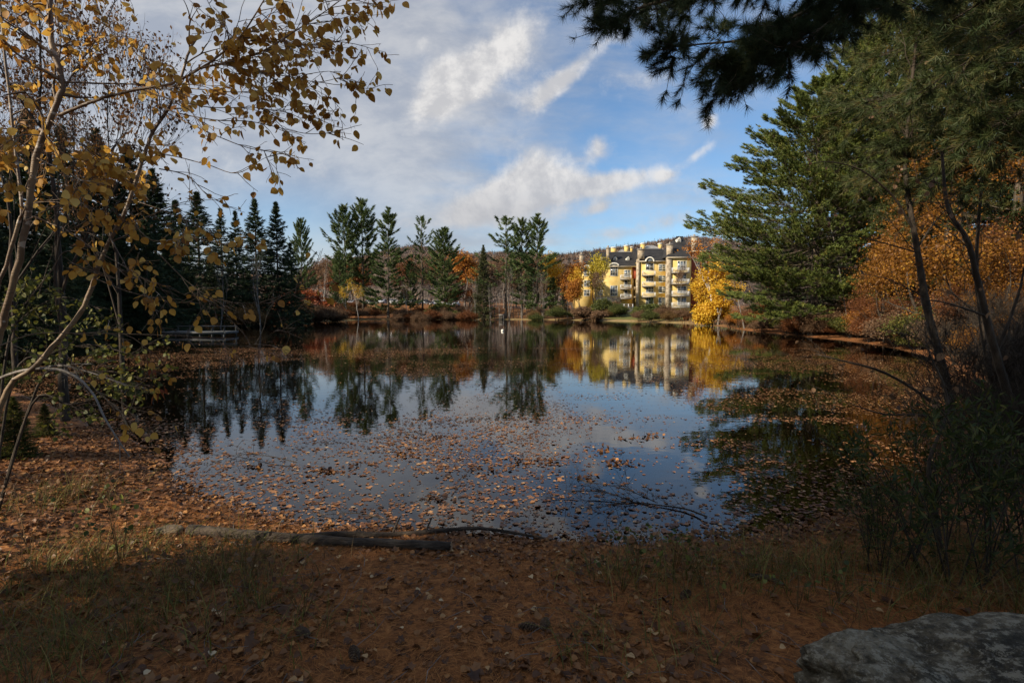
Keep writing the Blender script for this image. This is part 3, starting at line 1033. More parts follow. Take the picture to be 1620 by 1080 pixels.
T2 = [  # kit, name, cat, px, top, Y, wide, material, label
    (K_or, 'maple_tree', 'maple', 735, 396, 150, .95, None, 'orange maple showing between the far pines and the lone narrow spruce'),
    (K_or, 'maple_tree', 'maple', 722, 452, 132, 1.3, lf_rust, 'low rusty-orange maple beneath the bigger orange one, beside the parked cars'),
    (K_or, 'maple_tree', 'maple', 745, 456, 130, 1.2, lf_rust, 'rusty-orange small tree touching the lone narrow spruce'),
    (K_ye, 'poplar_tree', 'poplar', 877, 398, 128, .7, None, 'bright yellow poplar rising just past the fullest far pine'),
    (K_or, 'maple_tree', 'maple', 906, 414, 118, .75, lf_orange, 'orange tree on slender pale stems between two yellow trees by the apartments'),
    (K_ye, 'poplar_tree', 'poplar', 938, 400, 120, .75, lf_ygreen, 'yellow-green poplar partly hiding the end wing of the apartment building'),
    (K_ye, 'poplar_tree', 'poplar', 919, 424, 116, .7, lf_yellow, 'shorter golden poplar in front of the apartment end wing'),
    (K_or, 'maple_tree', 'maple', 908, 440, 113, .8, lf_orange, 'lowest orange tree in front of the apartment end wing'),
    (K_bare2, 'bare_tree', 'tree', 948, 425, 114, .9, lf_brown, 'thin brown tree against the lower windows of the apartment end wing'),
    (K_bi, 'birch_tree', 'birch', 548, 442, 108, .9, lf_yellow, 'small golden birch on the shore below the two tallest far pines'),
    (K_bi, 'birch_tree', 'birch', 567, 440, 107, .8, lf_yellow, 'slim golden birch beside its twin below the tallest far pines'),
    (K_bi, 'birch_tree', 'birch', 508, 405, 104, .6, lf_brown, 'pale thin birch with few brown leaves behind the red bush'),
    (K_bi, 'birch_tree', 'birch', 646, 442, 110, .5, lf_brown, 'slender white-stemmed birch standing before the parked cars'),
    (K_bare, 'bare_tree', 'tree', 412, 392, 60, .75, None, 'bare forked grey tree in front of the dark spruce row'),
    (K_bare, 'bare_tree', 'tree', 347, 412, 58, .7, None, 'thin bare tree standing just behind the wooden dock'),
    (K_bare, 'bare_tree', 'tree', 744, 468, 112, 1.4, None, 'small bare pale tree alone on the leaf-strewn far bank'),
    (K_bare2, 'bare_tree', 'tree', 1076, 420, 118, .6, None, 'thin bare tree in front of the tallest yellow wing of balconies'),
    (K_bi, 'birch_tree', 'birch', 1126, 350, 80, .95, lf_orange, 'birch with drooping pale twigs and orange leaves beside the big pine'),
    (K_bare, 'bare_tree', 'tree', 1140, 352, 82, .8, None, 'leafless white birch leaning toward the big pine'),
    (K_bare2, 'bare_tree', 'tree', 860, 442, 113, .7, None, 'leaning pale sapling at the edge of the water by the fullest pine'),
]
for i, (kit, nm, cat, px, py, Y, wd, cm, lb) in enumerate(T2):
    loc = gp(px, Y); loc[2] -= .08
    kit.place(nm, lb, cat, loc, top_h(px, py, Y, loc), i * 2.3, None, wd, cm=cm)
# grey stems clump on the far shore
for i, px in enumerate((776, 783, 790, 806, 812, 820, 826, 833, 838, 844, 851, 858, 898, 907, 752, 757)):
    Y = 112 + (i * 37 % 11)
    loc = gp(px, Y)
    (K_stem, K_bare2, K_stem)[i % 3].place('bare_tree', 'bare grey stem in the thin clump under the far pines', 'tree', loc, (9 + (i * 13 % 5)) * 1.0, i * 1.9, 'bare grey stems at the far shore', .8)
# bare brown trees behind the far shore
rng = np.random.default_rng(77)
for i in range(84):
    px = rng.uniform(490, 935)
    Y = rng.uniform(148, 190)
    loc = gp(px, Y)
    top = rng.uniform(400, 436)
    (K_bare2, K_bare, K_or)[0 if i % 5 else (1 if i % 2 else 2)].place('bare_tree', ('brown', 'rust-leaved', 'tawny')[i % 3] + ' thin tree in the wood behind the car park', 'tree', loc, max(6, top_h(px, top, Y, loc)), i * 1.7,
                                                                'thinly leaved trees behind the far shore', 1.35, cm=(lf_brown, lf_rust, lf_brown)[i % 3])
# bright yellow maple by the building and bushes
for px, top, Y, wd, lb in [(1128, 405, 74, .85, 'brightest yellow maple hanging over the water beside the apartment balconies'),
                           (1136, 440, 66, 1.2, 'lower yellow maple at the water, in front of the brightest one'),
                           (1112, 435, 84, .9, 'yellow maple against the wall of the tallest apartment wing')]:
    loc = gp(px, Y)
    K_ye.place('maple_tree', lb, 'maple', loc, top_h(px, top, Y, loc), px, None, wd * 1.25)
BU = [(488, 462, 92, 1.5, lf_red, 'large fiery red bush on the far shore beside the spruce row'), (463, 485, 88, 1.3, lf_red, 'low red bush next to the large fiery one'),
      (520, 478, 100, 1.2, lf_rust, 'rusty bush behind the large fiery red one'),
      (1034, 482, 99, 1.9, lf_green, 'round dark green bush before the yellow apartment wall'), (1008, 487, 106, 1.4, lf_green, 'green bush beside the stone terrace wall'),
      (952, 474, 112, 1.0, lf_green, 'olive green bush at the end of the yellow apartment wing'), (973, 478, 116, 1.3, lf_brown, 'brown thin bush before the tall arched window'),
      (1055, 494, 96, 1.6, lf_ygreen, 'mixed green and yellow bush on the bank below the balconies'), (1090, 497, 88, 1.4, lf_rust, 'russet bush at the foot of the yellow maple'),
      (925, 486, 104, 1.5, lf_brown, 'brown bush on the bank below the orange tree'), (945, 492, 100, 1.4, lf_brown, 'low brown bush on the bank near the terrace wall'),
      (1128, 478, 68, 1.3, lf_yellow, 'yellow drooping bush dipping into the pond'),
      (700, 482, 116, 1.4, lf_green, 'small green shrub on the bank under the parked cars')]
for i, (px, top, Y, wd, cm, lb) in enumerate(BU):
    loc = gp(px, Y)
    K_bush.place('bush', lb, 'bush', loc, max(.8, top_h(px, top, Y, loc)), i * 2.1, None, wd, cm=cm)
# brown thicket lines along the shores
for i in range(80):
    a = rng.random()
    if i < 50:
        px = 440 + a * 300; Y = rng.uniform(104, 127) if px > 540 else rng.uniform(84, 96)
        gpn, lb = 'low brown brush on the far bank', 'low brown leafless brush on the bank below the parked cars'
    elif i < 60:
        px = 255 + a * 180; Y = rng.uniform(62, 76)
        gpn, lb = 'brush under the spruce row', 'dark leafless brush under the spruce row by the dock'
    else:
        px = 840 + a * 260; Y = rng.uniform(100, 116) if px < 1010 else rng.uniform(84, 94)
        gpn, lb = 'brush below the apartments', 'low tan brush on the bank below the apartments'
    loc = gp(px, Y)
    K_bushT.place('brush', lb, 'brush', loc, rng.uniform(1.6, 3.4), i, gpn, 1.4, cm=(lf_brown, lf_rust, lf_brown, mt_dry)[i % 4] if i < 60 else (lf_brown, lf_green, mt_dry, lf_green)[i % 4])

# ------------------------------------------------------------------ apartment building
def bp(zx, zy, D):
    p = at(850 + zx / 5.4, 340 + zy / 5.4, D)
    return p[0], p[2]


stucco = noise_mat('yellow_stucco', [(0, (.52, .36, .11)), (.5, (.62, .45, .16)), (1, (.68, .52, .21))], .5, bump=.1, bscale=8)
redwall = noise_mat('red_clapboard', [(0, (.26, .06, .035)), (1, (.36, .10, .06))], .6, bump=.1)
stone = noise_mat('pale_fieldstone', [(0, (.16, .12, .08)), (.5, (.36, .29, .20)), (1, (.55, .47, .36))], 1.6, bump=.8)
trim = noise_mat('cream_trim', [(0, (.62, .60, .52)), (1, (.78, .76, .68))], 1.0, bump=0)
soffit = noise_mat('eave_board', [(0, (.42, .36, .26)), (1, (.55, .48, .36))], 1.0, bump=0)


def shingle_mat():
    m, g, out = new_mat('charcoal_shingles')
    tc = g.n('ShaderNodeTexCoord')
    v = tc.outputs['Object']
    br = g.n('ShaderNodeTexBrick')
    x, y, z = g.sep(v)
    g.put(br.inputs['Vector'], g.comb(x, g.m('MULTIPLY', z, 1.6), 0))
    br.inputs['Scale'].default_value = 2.2
    g.put(br.inputs['Color1'], (.022, .022, .024)); g.put(br.inputs['Color2'], (.045, .043, .044)); g.put(br.inputs['Mortar'], (.012, .012, .012))
    br.inputs['Mortar Size'].default_value = .03
    c = g.mix(.6, br.outputs[0], g.ramp(g.noise(v, .8, 5, .6), [(.3, (.02, .02, .022)), (.7, (.055, .052, .052))]))
    p = g.n('ShaderNodeBsdfPrincipled')
    g.put(p.inputs['Base Color'], c); p.inputs['Roughness'].default_value = .9
    p.inputs['Specular IOR Level'].default_value = .2
    m.node_tree.links.new(p.outputs[0], out.inputs[0])
    return m


shingle = shingle_mat()
greyroof = noise_mat('weathered_grey_roof', [(0, (.22, .22, .22)), (1, (.34, .33, .32))], .6, bump=0)


def glass_mat(name, c, r=.08):
    m, g, out = new_mat(name)
    p = g.n('ShaderNodeBsdfPrincipled')
    tc = g.n('ShaderNodeTexCoord')
    n = g.noise(tc.outputs['Object'], 1.1, 3, .5)
    g.put(p.inputs['Base Color'], g.mix(g.ss(n, .42, .6), c, tuple(min(1, q * 3.5 + .05) for q in c)))
    p.inputs['Roughness'].default_value = r
    p.inputs['Specular IOR Level'].default_value = .9
    m.node_tree.links.new(p.outputs[0], out.inputs[0])
    return m


glass = glass_mat('window_glass', (.035, .045, .055))
rail_m = noise_mat('pale_railing', [(0, (.55, .55, .55)), (1, (.7, .7, .7))], 1, bump=0)
slab_m = noise_mat('balcony_slab', [(0, (.24, .22, .19)), (1, (.34, .31, .27))], 1, bump=0)
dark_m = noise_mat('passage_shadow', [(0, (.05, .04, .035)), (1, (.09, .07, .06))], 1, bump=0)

DA, DB, DC, DD = 137.0, 134.0, 131.0, 134.5
ho = thing('apartment_building', 'long yellow apartment building with charcoal roofs, stone chimneys and white balconies across the pond', 'building',
           (bp(870, 800, DB)[0], DB, 1.0))


def hbox(mb, D, zx0, zx1, zy0, zy1, depth, proud=0.0, dd=None):
    """box whose front face covers a rectangle of the elevation; zy down"""
    x0, z1 = bp(zx0, zy0, D); x1, z0 = bp(zx1, zy1, D)
    mb.box(x0, x1, D - proud, D - proud + depth, z0, z1)
    return x0, x1, z0, z1


def wall(D, zx0, zx1, zy0, zy1, mat, depth=13, nm='wall'):
    mb = MB(); hbox(mb, D, zx0, zx1, zy0, zy1, depth)
    return wpart(nm, mb, mat, ho)


def gable_roof(D, zx0, zx1, zye, zyr, depth, over=.5, hipl=0.0, hipr=0.0):
    """ridge along x; eave at zye on the wall front, ridge seen at zyr"""
    x0, ze = bp(zx0, zye, D); x1, _ = bp(zx1, zye, D)
    ym = D + depth / 2
    zr = bp(zx0, zyr, ym)[1]
    yf, yb = D - over, D + depth + over
    mb = MB()
    V = [(x0, yf, ze), (x1, yf, ze), (x1, yb, ze), (x0, yb, ze), (x0 + hipl, ym, zr), (x1 - hipr, ym, zr)]
    mb.add(V, [(0, 1, 5, 4), (2, 3, 4, 5)])
    mb.add(V, [(3, 0, 4), (1, 2, 5)])
    V2 = np.array(V[:4]) - [0, 0, .02]
    mb.add(V2, [(3, 2, 1, 0)])
    r = wpart('roof', mb, shingle, ho)
    eb = MB(); eb.box(x0 - .02, x1 + .02, yf - .06, yf + .02, ze - .28, ze - .03)
    wpart('eave_board', eb, soffit, r, root=ho)
    return r, x0, x1, ze, zr, ym


def window(D, zx0, zx1, zy0, zy1, nx=2, ny=2, arch=False, parent=None, proud=.10, nm='window', fw=.10):
    x0, z1 = bp(zx0, zy0, D); x1, z0 = bp(zx1, zy1, D)
    y = D - proud
    fr = MB()
    fr.box(x0 - fw, x0, y, D + .02, z0 - fw, z1 + fw); fr.box(x1, x1 + fw, y, D + .02, z0 - fw, z1 + fw)
    fr.box(x0, x1, y, D + .02, z0 - fw, z0); fr.box(x0, x1, y, D + .02, z1, z1 + fw)
    for i in range(1, nx):
        xx = x0 + (x1 - x0) * i / nx
        fr.box(xx - .035, xx + .035, y + .02, D - .02, z0, z1)
    for i in range(1, ny):
        zz = z0 + (z1 - z0) * i / ny
        for q in range(nx):
            a = x0 + (x1 - x0) * q / nx + (.035 if q else 0); b = x0 + (x1 - x0) * (q + 1) / nx - (.035 if q < nx - 1 else 0)
            fr.box(a, b, y + .03, D - .02, zz - .03, zz + .03)
    w = wpart(nm, fr, trim, parent or ho, root=ho)
    gl = MB(); gl.box(x0, x1, y + .05, D - .004, z0, z1)
    wpart('pane', gl, glass, w, root=ho)
    return w, x0, x1, z0, z1


def arch_top(D, zx0, zx1, zyb, zyt, wide=.28, proud=.22, filled=True):
    """curved cornice over a tall window"""
    x0, zb = bp(zx0, zyb, D); x1, _ = bp(zx1, zyb, D); zt = bp(zx0, zyt, D)[1]
    cx = (x0 + x1) / 2; a = (x1 - x0) / 2; h = zt - zb
    th = np.linspace(0, pi, 15)
    out = np.stack([cx - a * np.cos(th), np.full(15, D - proud), zb + h * np.sin(th)], 1)
    inn = np.stack([cx - (a - wide) * np.cos(th), np.full(15, D - proud), zb - .02 + (h - wide) * np.sin(th)], 1)
    mb = MB()
    V = np.vstack([out, inn, out + [0, proud + .03, 0], inn + [0, proud + .03, 0]])
    n = 15
    Fq = []
    for i in range(n - 1):
        Fq += [(i, i + 1, n + i + 1, n + i), (2 * n + i, 3 * n + i, 3 * n + i + 1, 2 * n + i + 1), (i, 2 * n + i, 2 * n + i + 1, i + 1), (n + i, n + i + 1, 3 * n + i + 1, 3 * n + i)]
    mb.add(V, Fq)
    w = wpart('window_arch', mb, trim, ho)
    if filled:
        gb = MB()
        P = np.stack([cx - (a - wide) * np.cos(th), np.full(15, D - .08), zb - .02 + (h - wide) * np.sin(th)], 1)
        gb.prism(P, (0, .06, 0))
        wpart('pane', gb, glass, w, root=ho)
    return w


def balcony(D, zx0, zx1, zy, dep=1.4, rh=34, furn=0):
    x0, zs = bp(zx0, zy, D - dep); x1, _ = bp(zx1, zy, D - dep)
    zr = bp(zx0, zy - rh, D - dep)[1]
    mb = MB(); mb.box(x0, x1, D - dep, D - .003, zs - .22, zs)
    b = wpart('balcony', mb, slab_m, ho)
    rb = MB()
    rb.box(x0, x1, D - dep, D - dep + .06, zr - .07, zr)
    rb.box(x0, x0 + .06, D - dep + .06, D - .01, zr - .07, zr); rb.box(x1 - .06, x1, D - dep + .06, D - .01, zr - .07, zr)
    rb.box(x0, x1, D - dep, D - dep + .05, zs + .08, zs + .13)
    for xx in np.arange(x0, x1 + .01, .17):
        rb.box(xx, xx + .035, D - dep + .01, D - dep + .045, zs + .13, zr - .07)
    for y_ in np.arange(D - dep + .2, D - .1, .2):
        for xx in (x0 + .01, x1 - .045):
            rb.box(xx, xx + .035, y_, y_ + .035, zs, zr - .07)
    wpart('railing', rb, rail_m, b, root=ho)
    return b


def chimney(D, zx0, zx1, zyt, zyb, w2=None, dep=2.0, proud=.6, cap=True, mat=None):
    mb = MB()
    x0, zt = bp(zx0, zyt, D); x1, zb = bp(zx1, zyb, D)
    if w2:
        a, zm = bp(w2[0], w2[2], D); b, _ = bp(w2[1], w2[2], D)
        mb.box(x0, x1, D - proud, D - proud + dep, zm, zt)
        mb.box(a, b, D - proud - .05, D - proud + dep, zb, zm)
    else:
        mb.box(x0, x1, D - proud, D - proud + dep, zb, zt)
    c = wpart('chimney', mb, mat or stone, ho)
    if cap:
        cb = MB(); cb.box(x0 - .15, x1 + .15, D - proud - .15, D - proud + dep + .15, zt + .002, zt + .25)
        cb.box((x0 + x1) / 2 - .2, (x0 + x1) / 2 + .2, D - proud + dep / 2 - .2, D - proud + dep / 2 + .2, zt + .25, zt + .8)
        wpart('chimney_cap', cb, slab_m, c, root=ho)
    return c


# wing A
wall(DA, 500, 806, 437, 830, stucco)
r, ax0, ax1, aze, azr, aym = gable_roof(DA, 492, 868, 437, 316, 13)
wall(DA + .4, 806, 880, 437, 545, redwall, 12, 'red_wall')
wall(DA + 2.6, 806, 880, 545, 830, dark_m, 9, 'passage_wall')
mb = MB()
for a, b, c, d in ((806, 818, 545, 830), (852, 866, 545, 830), (818, 852, 612, 640), (818, 852, 690, 710)):
    hbox(mb, DA + .4, a, b, c, d, .5)
wpart('arcade_frame', mb, stone, ho)
mb = MB(); hbox(mb, DA, 500, 716, 700, 835, .3, .12)
wpart('stone_plinth', mb, stone, ho)


def dormer(D, zx0, zx1, zyp, zys, zyb, back=3.4):
    """small gabled dormer with a pointed roof and white front"""
    x0, zs = bp(zx0, zys, D); x1, zb = bp(zx1, zyb, D); zp = bp(zx0, zyp, D)[1]
    cx = (x0 + x1) / 2
    mb = MB()
    mb.prism([(x0, D, zb), (x1, D, zb), (x1, D, zs), (cx, D, zp), (x0, D, zs)], (0, back, 0))
    d = wpart('dormer', mb, trim, ho)
    rb = MB()
    for sgn, xe in ((-1, x0 - .15), (1, x1 + .15)):
        ze = zs - .12
        V = [(cx, D - .12, zp + .04), (xe, D - .12, ze), (xe, D + back, ze), (cx, D + back, zp + .04)]
        V += [(a, b, c + .10) for a, b, c in V]
        rb.add(V, [(0, 1, 2, 3), (7, 6, 5, 4), (0, 4, 5, 1), (1, 5, 6, 2), (2, 6, 7, 3), (3, 7, 4, 0)])
    wpart('dormer_roof', rb, shingle, d, root=ho)
    w, *_ = window(D, zx0 + (zx1 - zx0) * .25, zx1 - (zx1 - zx0) * .25, zys + 2, zyb - 7, 2, 2, parent=d, fw=.06)
    return d


dya = DA + 2.3
for zx in (541, 667, 774):
    dormer(dya, zx - 18, zx + 18, 350, 366, 394)
for (a, b, c, d, nx, ny) in ((520, 556, 474, 528, 2, 3), (520, 556, 554, 598, 2, 2), (520, 553, 634, 684, 2, 3), (626, 682, 606, 690, 3, 3)):
    window(DA, a, b, c, d, nx, ny)
window(DA, 626, 684, 436, 518, 3, 3)
arch_top(DA - .5, 612, 698, 432, 408, .3, .3, False)
mb = MB(); hbox(mb, DA - .5, 620, 690, 414, 440, .5)
wpart('arch_panel', mb, trim, ho)
for z0, z1, zs in ((472, 528, 545), (557, 612, 628), (644, 696, 710)):
    window(DA, 744, 796, z0, z1, 2, 2, nm='balcony_door')
    balcony(DA, 716, 806, zs)
chimney(DA + 1.5, 590, 616, 288, 378, dep=.9)
# far end wing E behind the trees
wall(DA + 3, 345, 500, 440, 830, stucco)
gable_roof(DA + 3, 335, 505, 440, 392, 9)
chimney(DA + 3, 362, 391, 345, 470, dep=1.4)
arch_top(DA + 2.5, 392, 452, 460, 425, .3, .3, True)
window(DA + 3, 400, 446, 468, 520, 2, 2); window(DA + 3, 400, 446, 560, 610, 2, 2); window(DA + 3, 400, 446, 640, 690, 2, 2)
window(DA + 3, 356, 384, 560, 610, 2, 2)

# wing B
chimney(DB, 860, 905, 300, 830, (850, 872, 378), .9, .3)
wall(DB, 872, 1105, 393, 840, stucco)
gable_roof(DB, 868, 1125, 393, 288, 13)
window(DB, 930, 992, 412, 470, 2, 2, nm='balcony_door')
mb = MB(); hbox(mb, DB - .35, 924, 998, 378, 398, .35); wpart('arch_panel', mb, trim, ho)
arch_top(DB - .5, 922, 1000, 398, 358, .3, .3, True)
for z0, z1 in ((522, 570), (616, 664), (706, 764)):
    window(DB, 930, 990, z0, z1, 3, 2, nm='balcony_door')
for zs in (512, 605, 697):
    balcony(DB, 904, 1012, zs, rh=38)
for z0, z1 in ((424, 478), (520, 572), (613, 665)):
    window(DB, 1040, 1094, z0, z1, 2, 3)
window(DB, 1036, 1090, 706, 778, 2, 1, nm='ground_door')

# wing C
chimney(DC, 1104, 1138, 364, 860, None, .8, .25, cap=False)
chimney(DC, 1116, 1164, 256, 364, None, 1.0, -.4)
wall(DC, 1138, 1306, 360, 862, stucco)
x0, ze = bp(1100, 360, DC); x1, _ = bp(1312, 360, DC)
pk = bp(1220, 172, DC + 6)
sh1 = bp(1176, 214, DC + 6); sh2 = bp(1270, 214, DC + 6)
mb = MB()
V = [(x0, DC - .5, ze), (x1, DC - .5, ze), (x1, DC + 13, ze), (x0, DC + 13, ze), (pk[0] - .9, DC + 6.2, pk[1] - .3), (pk[0] + .9, DC + 6.2, pk[1] - .3)]
mb.add(V, [(0, 1, 5, 4), (2, 3, 4, 5)]); mb.add(V, [(3, 0, 4), (1, 2, 5)])
mb.add(np.array(V[:4]) - [0, 0, .02], [(3, 2, 1, 0)])
r = wpart('roof', mb, shingle, ho)
eb = MB(); eb.box(x0, x1, DC - .58, DC - .5, ze - .28, ze - .03); wpart('eave_board', eb, soffit, r, root=ho)
dormer(DC + 4.2, 1186, 1231, 184, 204, 244, 2.5)
for z0, z1 in ((396, 468), (500, 560), (608, 664), (706, 770)):
    window(DC, 1200, 1268, z0, z1, 3, 2, nm='balcony_door')
for zs in (488, 584, 688, 786):
    balcony(DC, 1160, 1302, zs, rh=40, dep=1.6)
chimney(DC + 5, 1318, 1360, 192, 300, dep=1.0)
# wing D
wall(DD, 1306, 1500, 308, 840, redwall, 12, 'red_wall')
gable_roof(DD, 1290, 1520, 306, 262, 12)
window(DD, 1358, 1384, 376, 428, 2, 2); window(DD, 1404, 1440, 380, 428, 2, 2); window(DD, 1370, 1430, 500, 550, 3, 2); window(DD, 1370, 1430, 600, 650, 3, 2)

# buildings behind, of which the roofs show
bb = thing('apartment_building', 'further apartment block of which only grey roofs and yellow chimneys show over the charcoal roofs', 'building', (bp(850, 300, 165)[0], 165, 2))
mb = MB()
x0, z1 = bp(600, 318, 168); x1, z0 = bp(1150, 600, 168)
mb.box(x0, x1, 166, 186, z0 - 8, z1 - .3)
o = wpart('wall', mb, stucco, bb)
for a, b, zt, ze_ in ((690, 812, 292, 318), (915, 1085, 258, 295), (600, 700, 308, 322)):
    mb = MB()
    x0, ze = bp(a, ze_, 165.5); x1, _ = bp(b, ze_, 165.5); zr = bp(a, zt, 170)[1]
    V = [(x0, 165.4, ze), (x1, 165.4, ze), (x1, 176, ze), (x0, 176, ze), (x0 + 2.2, 170.5, zr), (x1 - 2.2, 170.5, zr)]
    mb.add(V, [(0, 1, 5, 4), (2, 3, 4, 5)]); mb.add(V, [(3, 0, 4), (1, 2, 5)])
    wpart('roof', mb, greyroof, bb)
for a, b, zt, zb in ((634, 672, 284, 322), (748, 778, 268, 304), (888, 918, 250, 290), (794, 812, 282, 305), (1040, 1062, 250, 270)):
    mb = MB()
    x0, z1 = bp(a, zt, 167); x1, z0 = bp(b, zb, 167)
    mb.box(x0, x1, 166.5, 168.4, z0 - 1, z1)
    c = wpart('chimney', mb, stucco, bb)
    cb = MB(); cb.box(x0 - .15, x1 + .15, 166.3, 168.6, z1 + .002, z1 + .3)
    wpart('chimney_cap', cb, trim, c, root=bb)

# terrace walls and fence in front of the building
tw = thing('terrace_wall', 'low grey stone terrace wall with a pale coping in front of the yellow apartments', 'wall', (bp(660, 820, 122)[0], 122, hz(bp(660, 820, 122)[0], 122)))
mb = MB(); x0, z1 = bp(520, 792, 122); x1, z0 = bp(815, 860, 122)
mb.box(x0, x1, 121.8, 122.3, z0 - 1, z1)
o = wpart('wall', mb, stone, tw)
mb = MB(); mb.box(x0 - .1, x1 + .1, 121.7, 122.4, z1 + .002, z1 + .14)
for k in range(9):
    xx = x0 + (x1 - x0) * k / 8
    mb.box(xx - .08, xx + .08, 121.95, 122.1, z1 + .14, z1 + .9)
mb.box(x0, x1, 121.98, 122.07, z1 + .8, z1 + .88); mb.box(x0, x1, 121.98, 122.07, z1 + .45, z1 + .5)
wpart('railing', mb, rail_m, tw)
# statue-like pale rockery by the wall
rk = MB(); rng = np.random.default_rng(3)

# ------------------------------------------------------------------ cars above the far bank
tyre = noise_mat('tyre_rubber', [(0, (.02, .02, .02)), (1, (.03, .03, .03))], 3, bump=0)
cglass = glass_mat('car_glass', (.02, .025, .03), .05)


def paint(name, c):
    m, g, out = new_mat(name)
    p = g.n('ShaderNodeBsdfPrincipled')
    tc = g.n('ShaderNodeTexCoord')
    g.put(p.inputs['Base Color'], g.mix(g.noise(tc.outputs['Object'], 2, 3, .5), c, tuple(q * .92 for q in c)))
    p.inputs['Roughness'].default_value = .3
    p.inputs['Coat Weight'].default_value = .6
    m.node_tree.links.new(p.outputs[0], out.inputs[0])
    return m


PA = {'white': paint('white_paint', (.75, .76, .78)), 'silver': paint('silver_paint', (.45, .47, .50)), 'dark': paint('dark_paint', (.05, .055, .07)), 'red': paint('red_paint', (.35, .04, .03))}


def car_meshes():
    prof = [(-2.2, .35), (-2.25, .62), (-2.1, .86), (-1.35, .95), (-.75, 1.38), (.75, 1.42), (1.55, 1.0), (2.2, .9), (2.28, .6), (2.2, .32)]
    b = MB()
    n = len(prof)
    ring = []
    for y, sc in ((-.88, .94), (-.80, 1), (.80, 1), (.88, .94)):
        ring.append([(x * (sc if abs(x) > 1 else 1), y * (1 if z < 1.0 else .84), .35 + (z - .35) * (1 if abs(y) < .85 else .96)) for x, z in prof])
    V = np.array(ring).reshape(-1, 3)
    Fq = []
    for r in range(3):
        for i in range(n):
            j = (i + 1) % n
            Fq.append((r * n + i, r * n + j, (r + 1) * n + j, (r + 1) * n + i))
    b.add(V, Fq)
    for r in (0, 3):
        f = np.array([(0, i, i + 1) for i in range(1, n - 1)]) + r * n + (b.n - len(V))
        b.F3.append(f)
    gq = MB()
    for s in (-1, 1):
        gq.prism([(-1.2, s * .80, .98), (1.35, s * .80, 1.0), (.72, s * .755, 1.34), (-.70, s * .755, 1.32)], (0, s * .05, 0))
    gq.prism([(-1.34, -.62, .99), (-1.34, .62, .99), (-.80, .58, 1.36), (-.80, -.58, 1.36)], (-.03, 0, .03))
    gq.prism([(1.5, -.62, 1.04), (1.5, .62, 1.04), (.82, .58, 1.40), (.82, -.58, 1.40)], (.03, 0, .03))
    wh = MB(); wh.tube([(0, -.11, 0), (0, .11, 0)], .33, 14)
    rm = MB(); rm.tube([(0, -.12, 0), (0, .12, 0)], .19, 10)
    hl = MB(); hl.box(-.04, .04, -.16, .16, -.07, .07)
    return b, gq, wh, rm, hl


cb, cg, cw, crm, chl = car_meshes()
me_b = {k: cb.mesh('body', v) for k, v in PA.items()}
me_g = cg.mesh('window_glass', cglass); me_w = cw.mesh('wheel', tyre, True); me_r = crm.mesh('rim', rail_m); me_h = chl.mesh('headlight', trim)
CARS = [(541, 'white', .1, 'white car parked at the end of the row, nearest the red bush'), (557, 'silver', 1.5, 'silver car second from the red-bush end of the parked row'),
        (584, 'dark', .2, 'dark car parked behind the tall rounded-top pine trunk'), (606, 'silver', 1.45, 'silver car seen end-on beside the broad full pine'),
        (622, 'white', .05, 'white car seen side-on just past the broad full pine'), (641, 'white', 1.6, 'white car seen end-on behind the slender white birch'),
        (654, 'white', 1.5, 'white car parked in the brightest gap between pine trunks'), (672, 'dark', .1, 'dark car below the thin see-through pine'),
        (690, 'white', .15, 'white car seen side-on below the dense round-headed pine'), (707, 'silver', 1.5, 'silver car beside the rusty-orange maple'),
        (722, 'white', 1.55, 'white car at the maple end of the parked row')]
for i, (px, c, rz, lb) in enumerate(CARS):
    loc = gp(px, 141 + (i % 3) * .8)
    t = thing('parked_car', lb, 'car', loc, rz, 'cars parked above the far bank')
    part('body', me_b[c], t); part('window_glass', me_g, t)
    for x in (-1.4, 1.4):
        for y in (-.78, .78):
            w = part('wheel', me_w, t); w.location = (x, y, .33)
            part('rim', me_r, w)
    for y in (-.6, .6):
        h = part('headlight', me_h, t); h.location = (2.22, y, .68)

# ------------------------------------------------------------------ dock, bin, bench, float
wood_g = noise_mat('weathered_grey_wood', [(0, (.05, .05, .05)), (.5, (.11, .11, .105)), (1, (.19, .19, .185))], 2.0, stretch=(1, 8, 8), bump=.5)
wood_d = noise_mat('dark_wood', [(0, (.03, .025, .02)), (1, (.08, .065, .05))], 2.0, stretch=(1, 8, 8), bump=.5)
d0 = ground(262, 531, 0); d1 = ground(372, 530, 0)
Yd = (d0[1] + d1[1]) / 2
dk = thing('wooden_dock', 'low weathered grey wooden dock with rails under the dark spruce row', 'dock', ((d0[0] + d1[0]) / 2, Yd, 0))
L = (d1[0] - d0[0]) / 2
mb = MB()
for k in range(44):
    xx = -L + 2 * L * k / 44
    mb.box(xx, xx + 2 * L / 44 - .02, -.9, .9, .30, .34)
part('deck', mb.mesh('deck', wood_g), dk)
mb = MB(); mb.box(-L, L, -.94, -.9, .16, .33); mb.box(-L, L, .9, .94, .16, .33); mb.box(L + .002, L + .04, -.94, .94, .16, .33)
part('side_beam', mb.mesh('side_beam', wood_g), dk)
for k in range(6):
    xx = -L + .1 + (2 * L - .2) * k / 5
    for y in (-.85, .85):
        mb = MB(); mb.tube([(xx, y, -.9), (xx, y, .78 if y > 0 else .55)], .055, 8)
        part('post', mb.mesh('post', wood_g), dk)
mb = MB(); mb.box(-L, L, .80, .86, .66, .74)
part('rail', mb.mesh('rail', wood_g), dk)

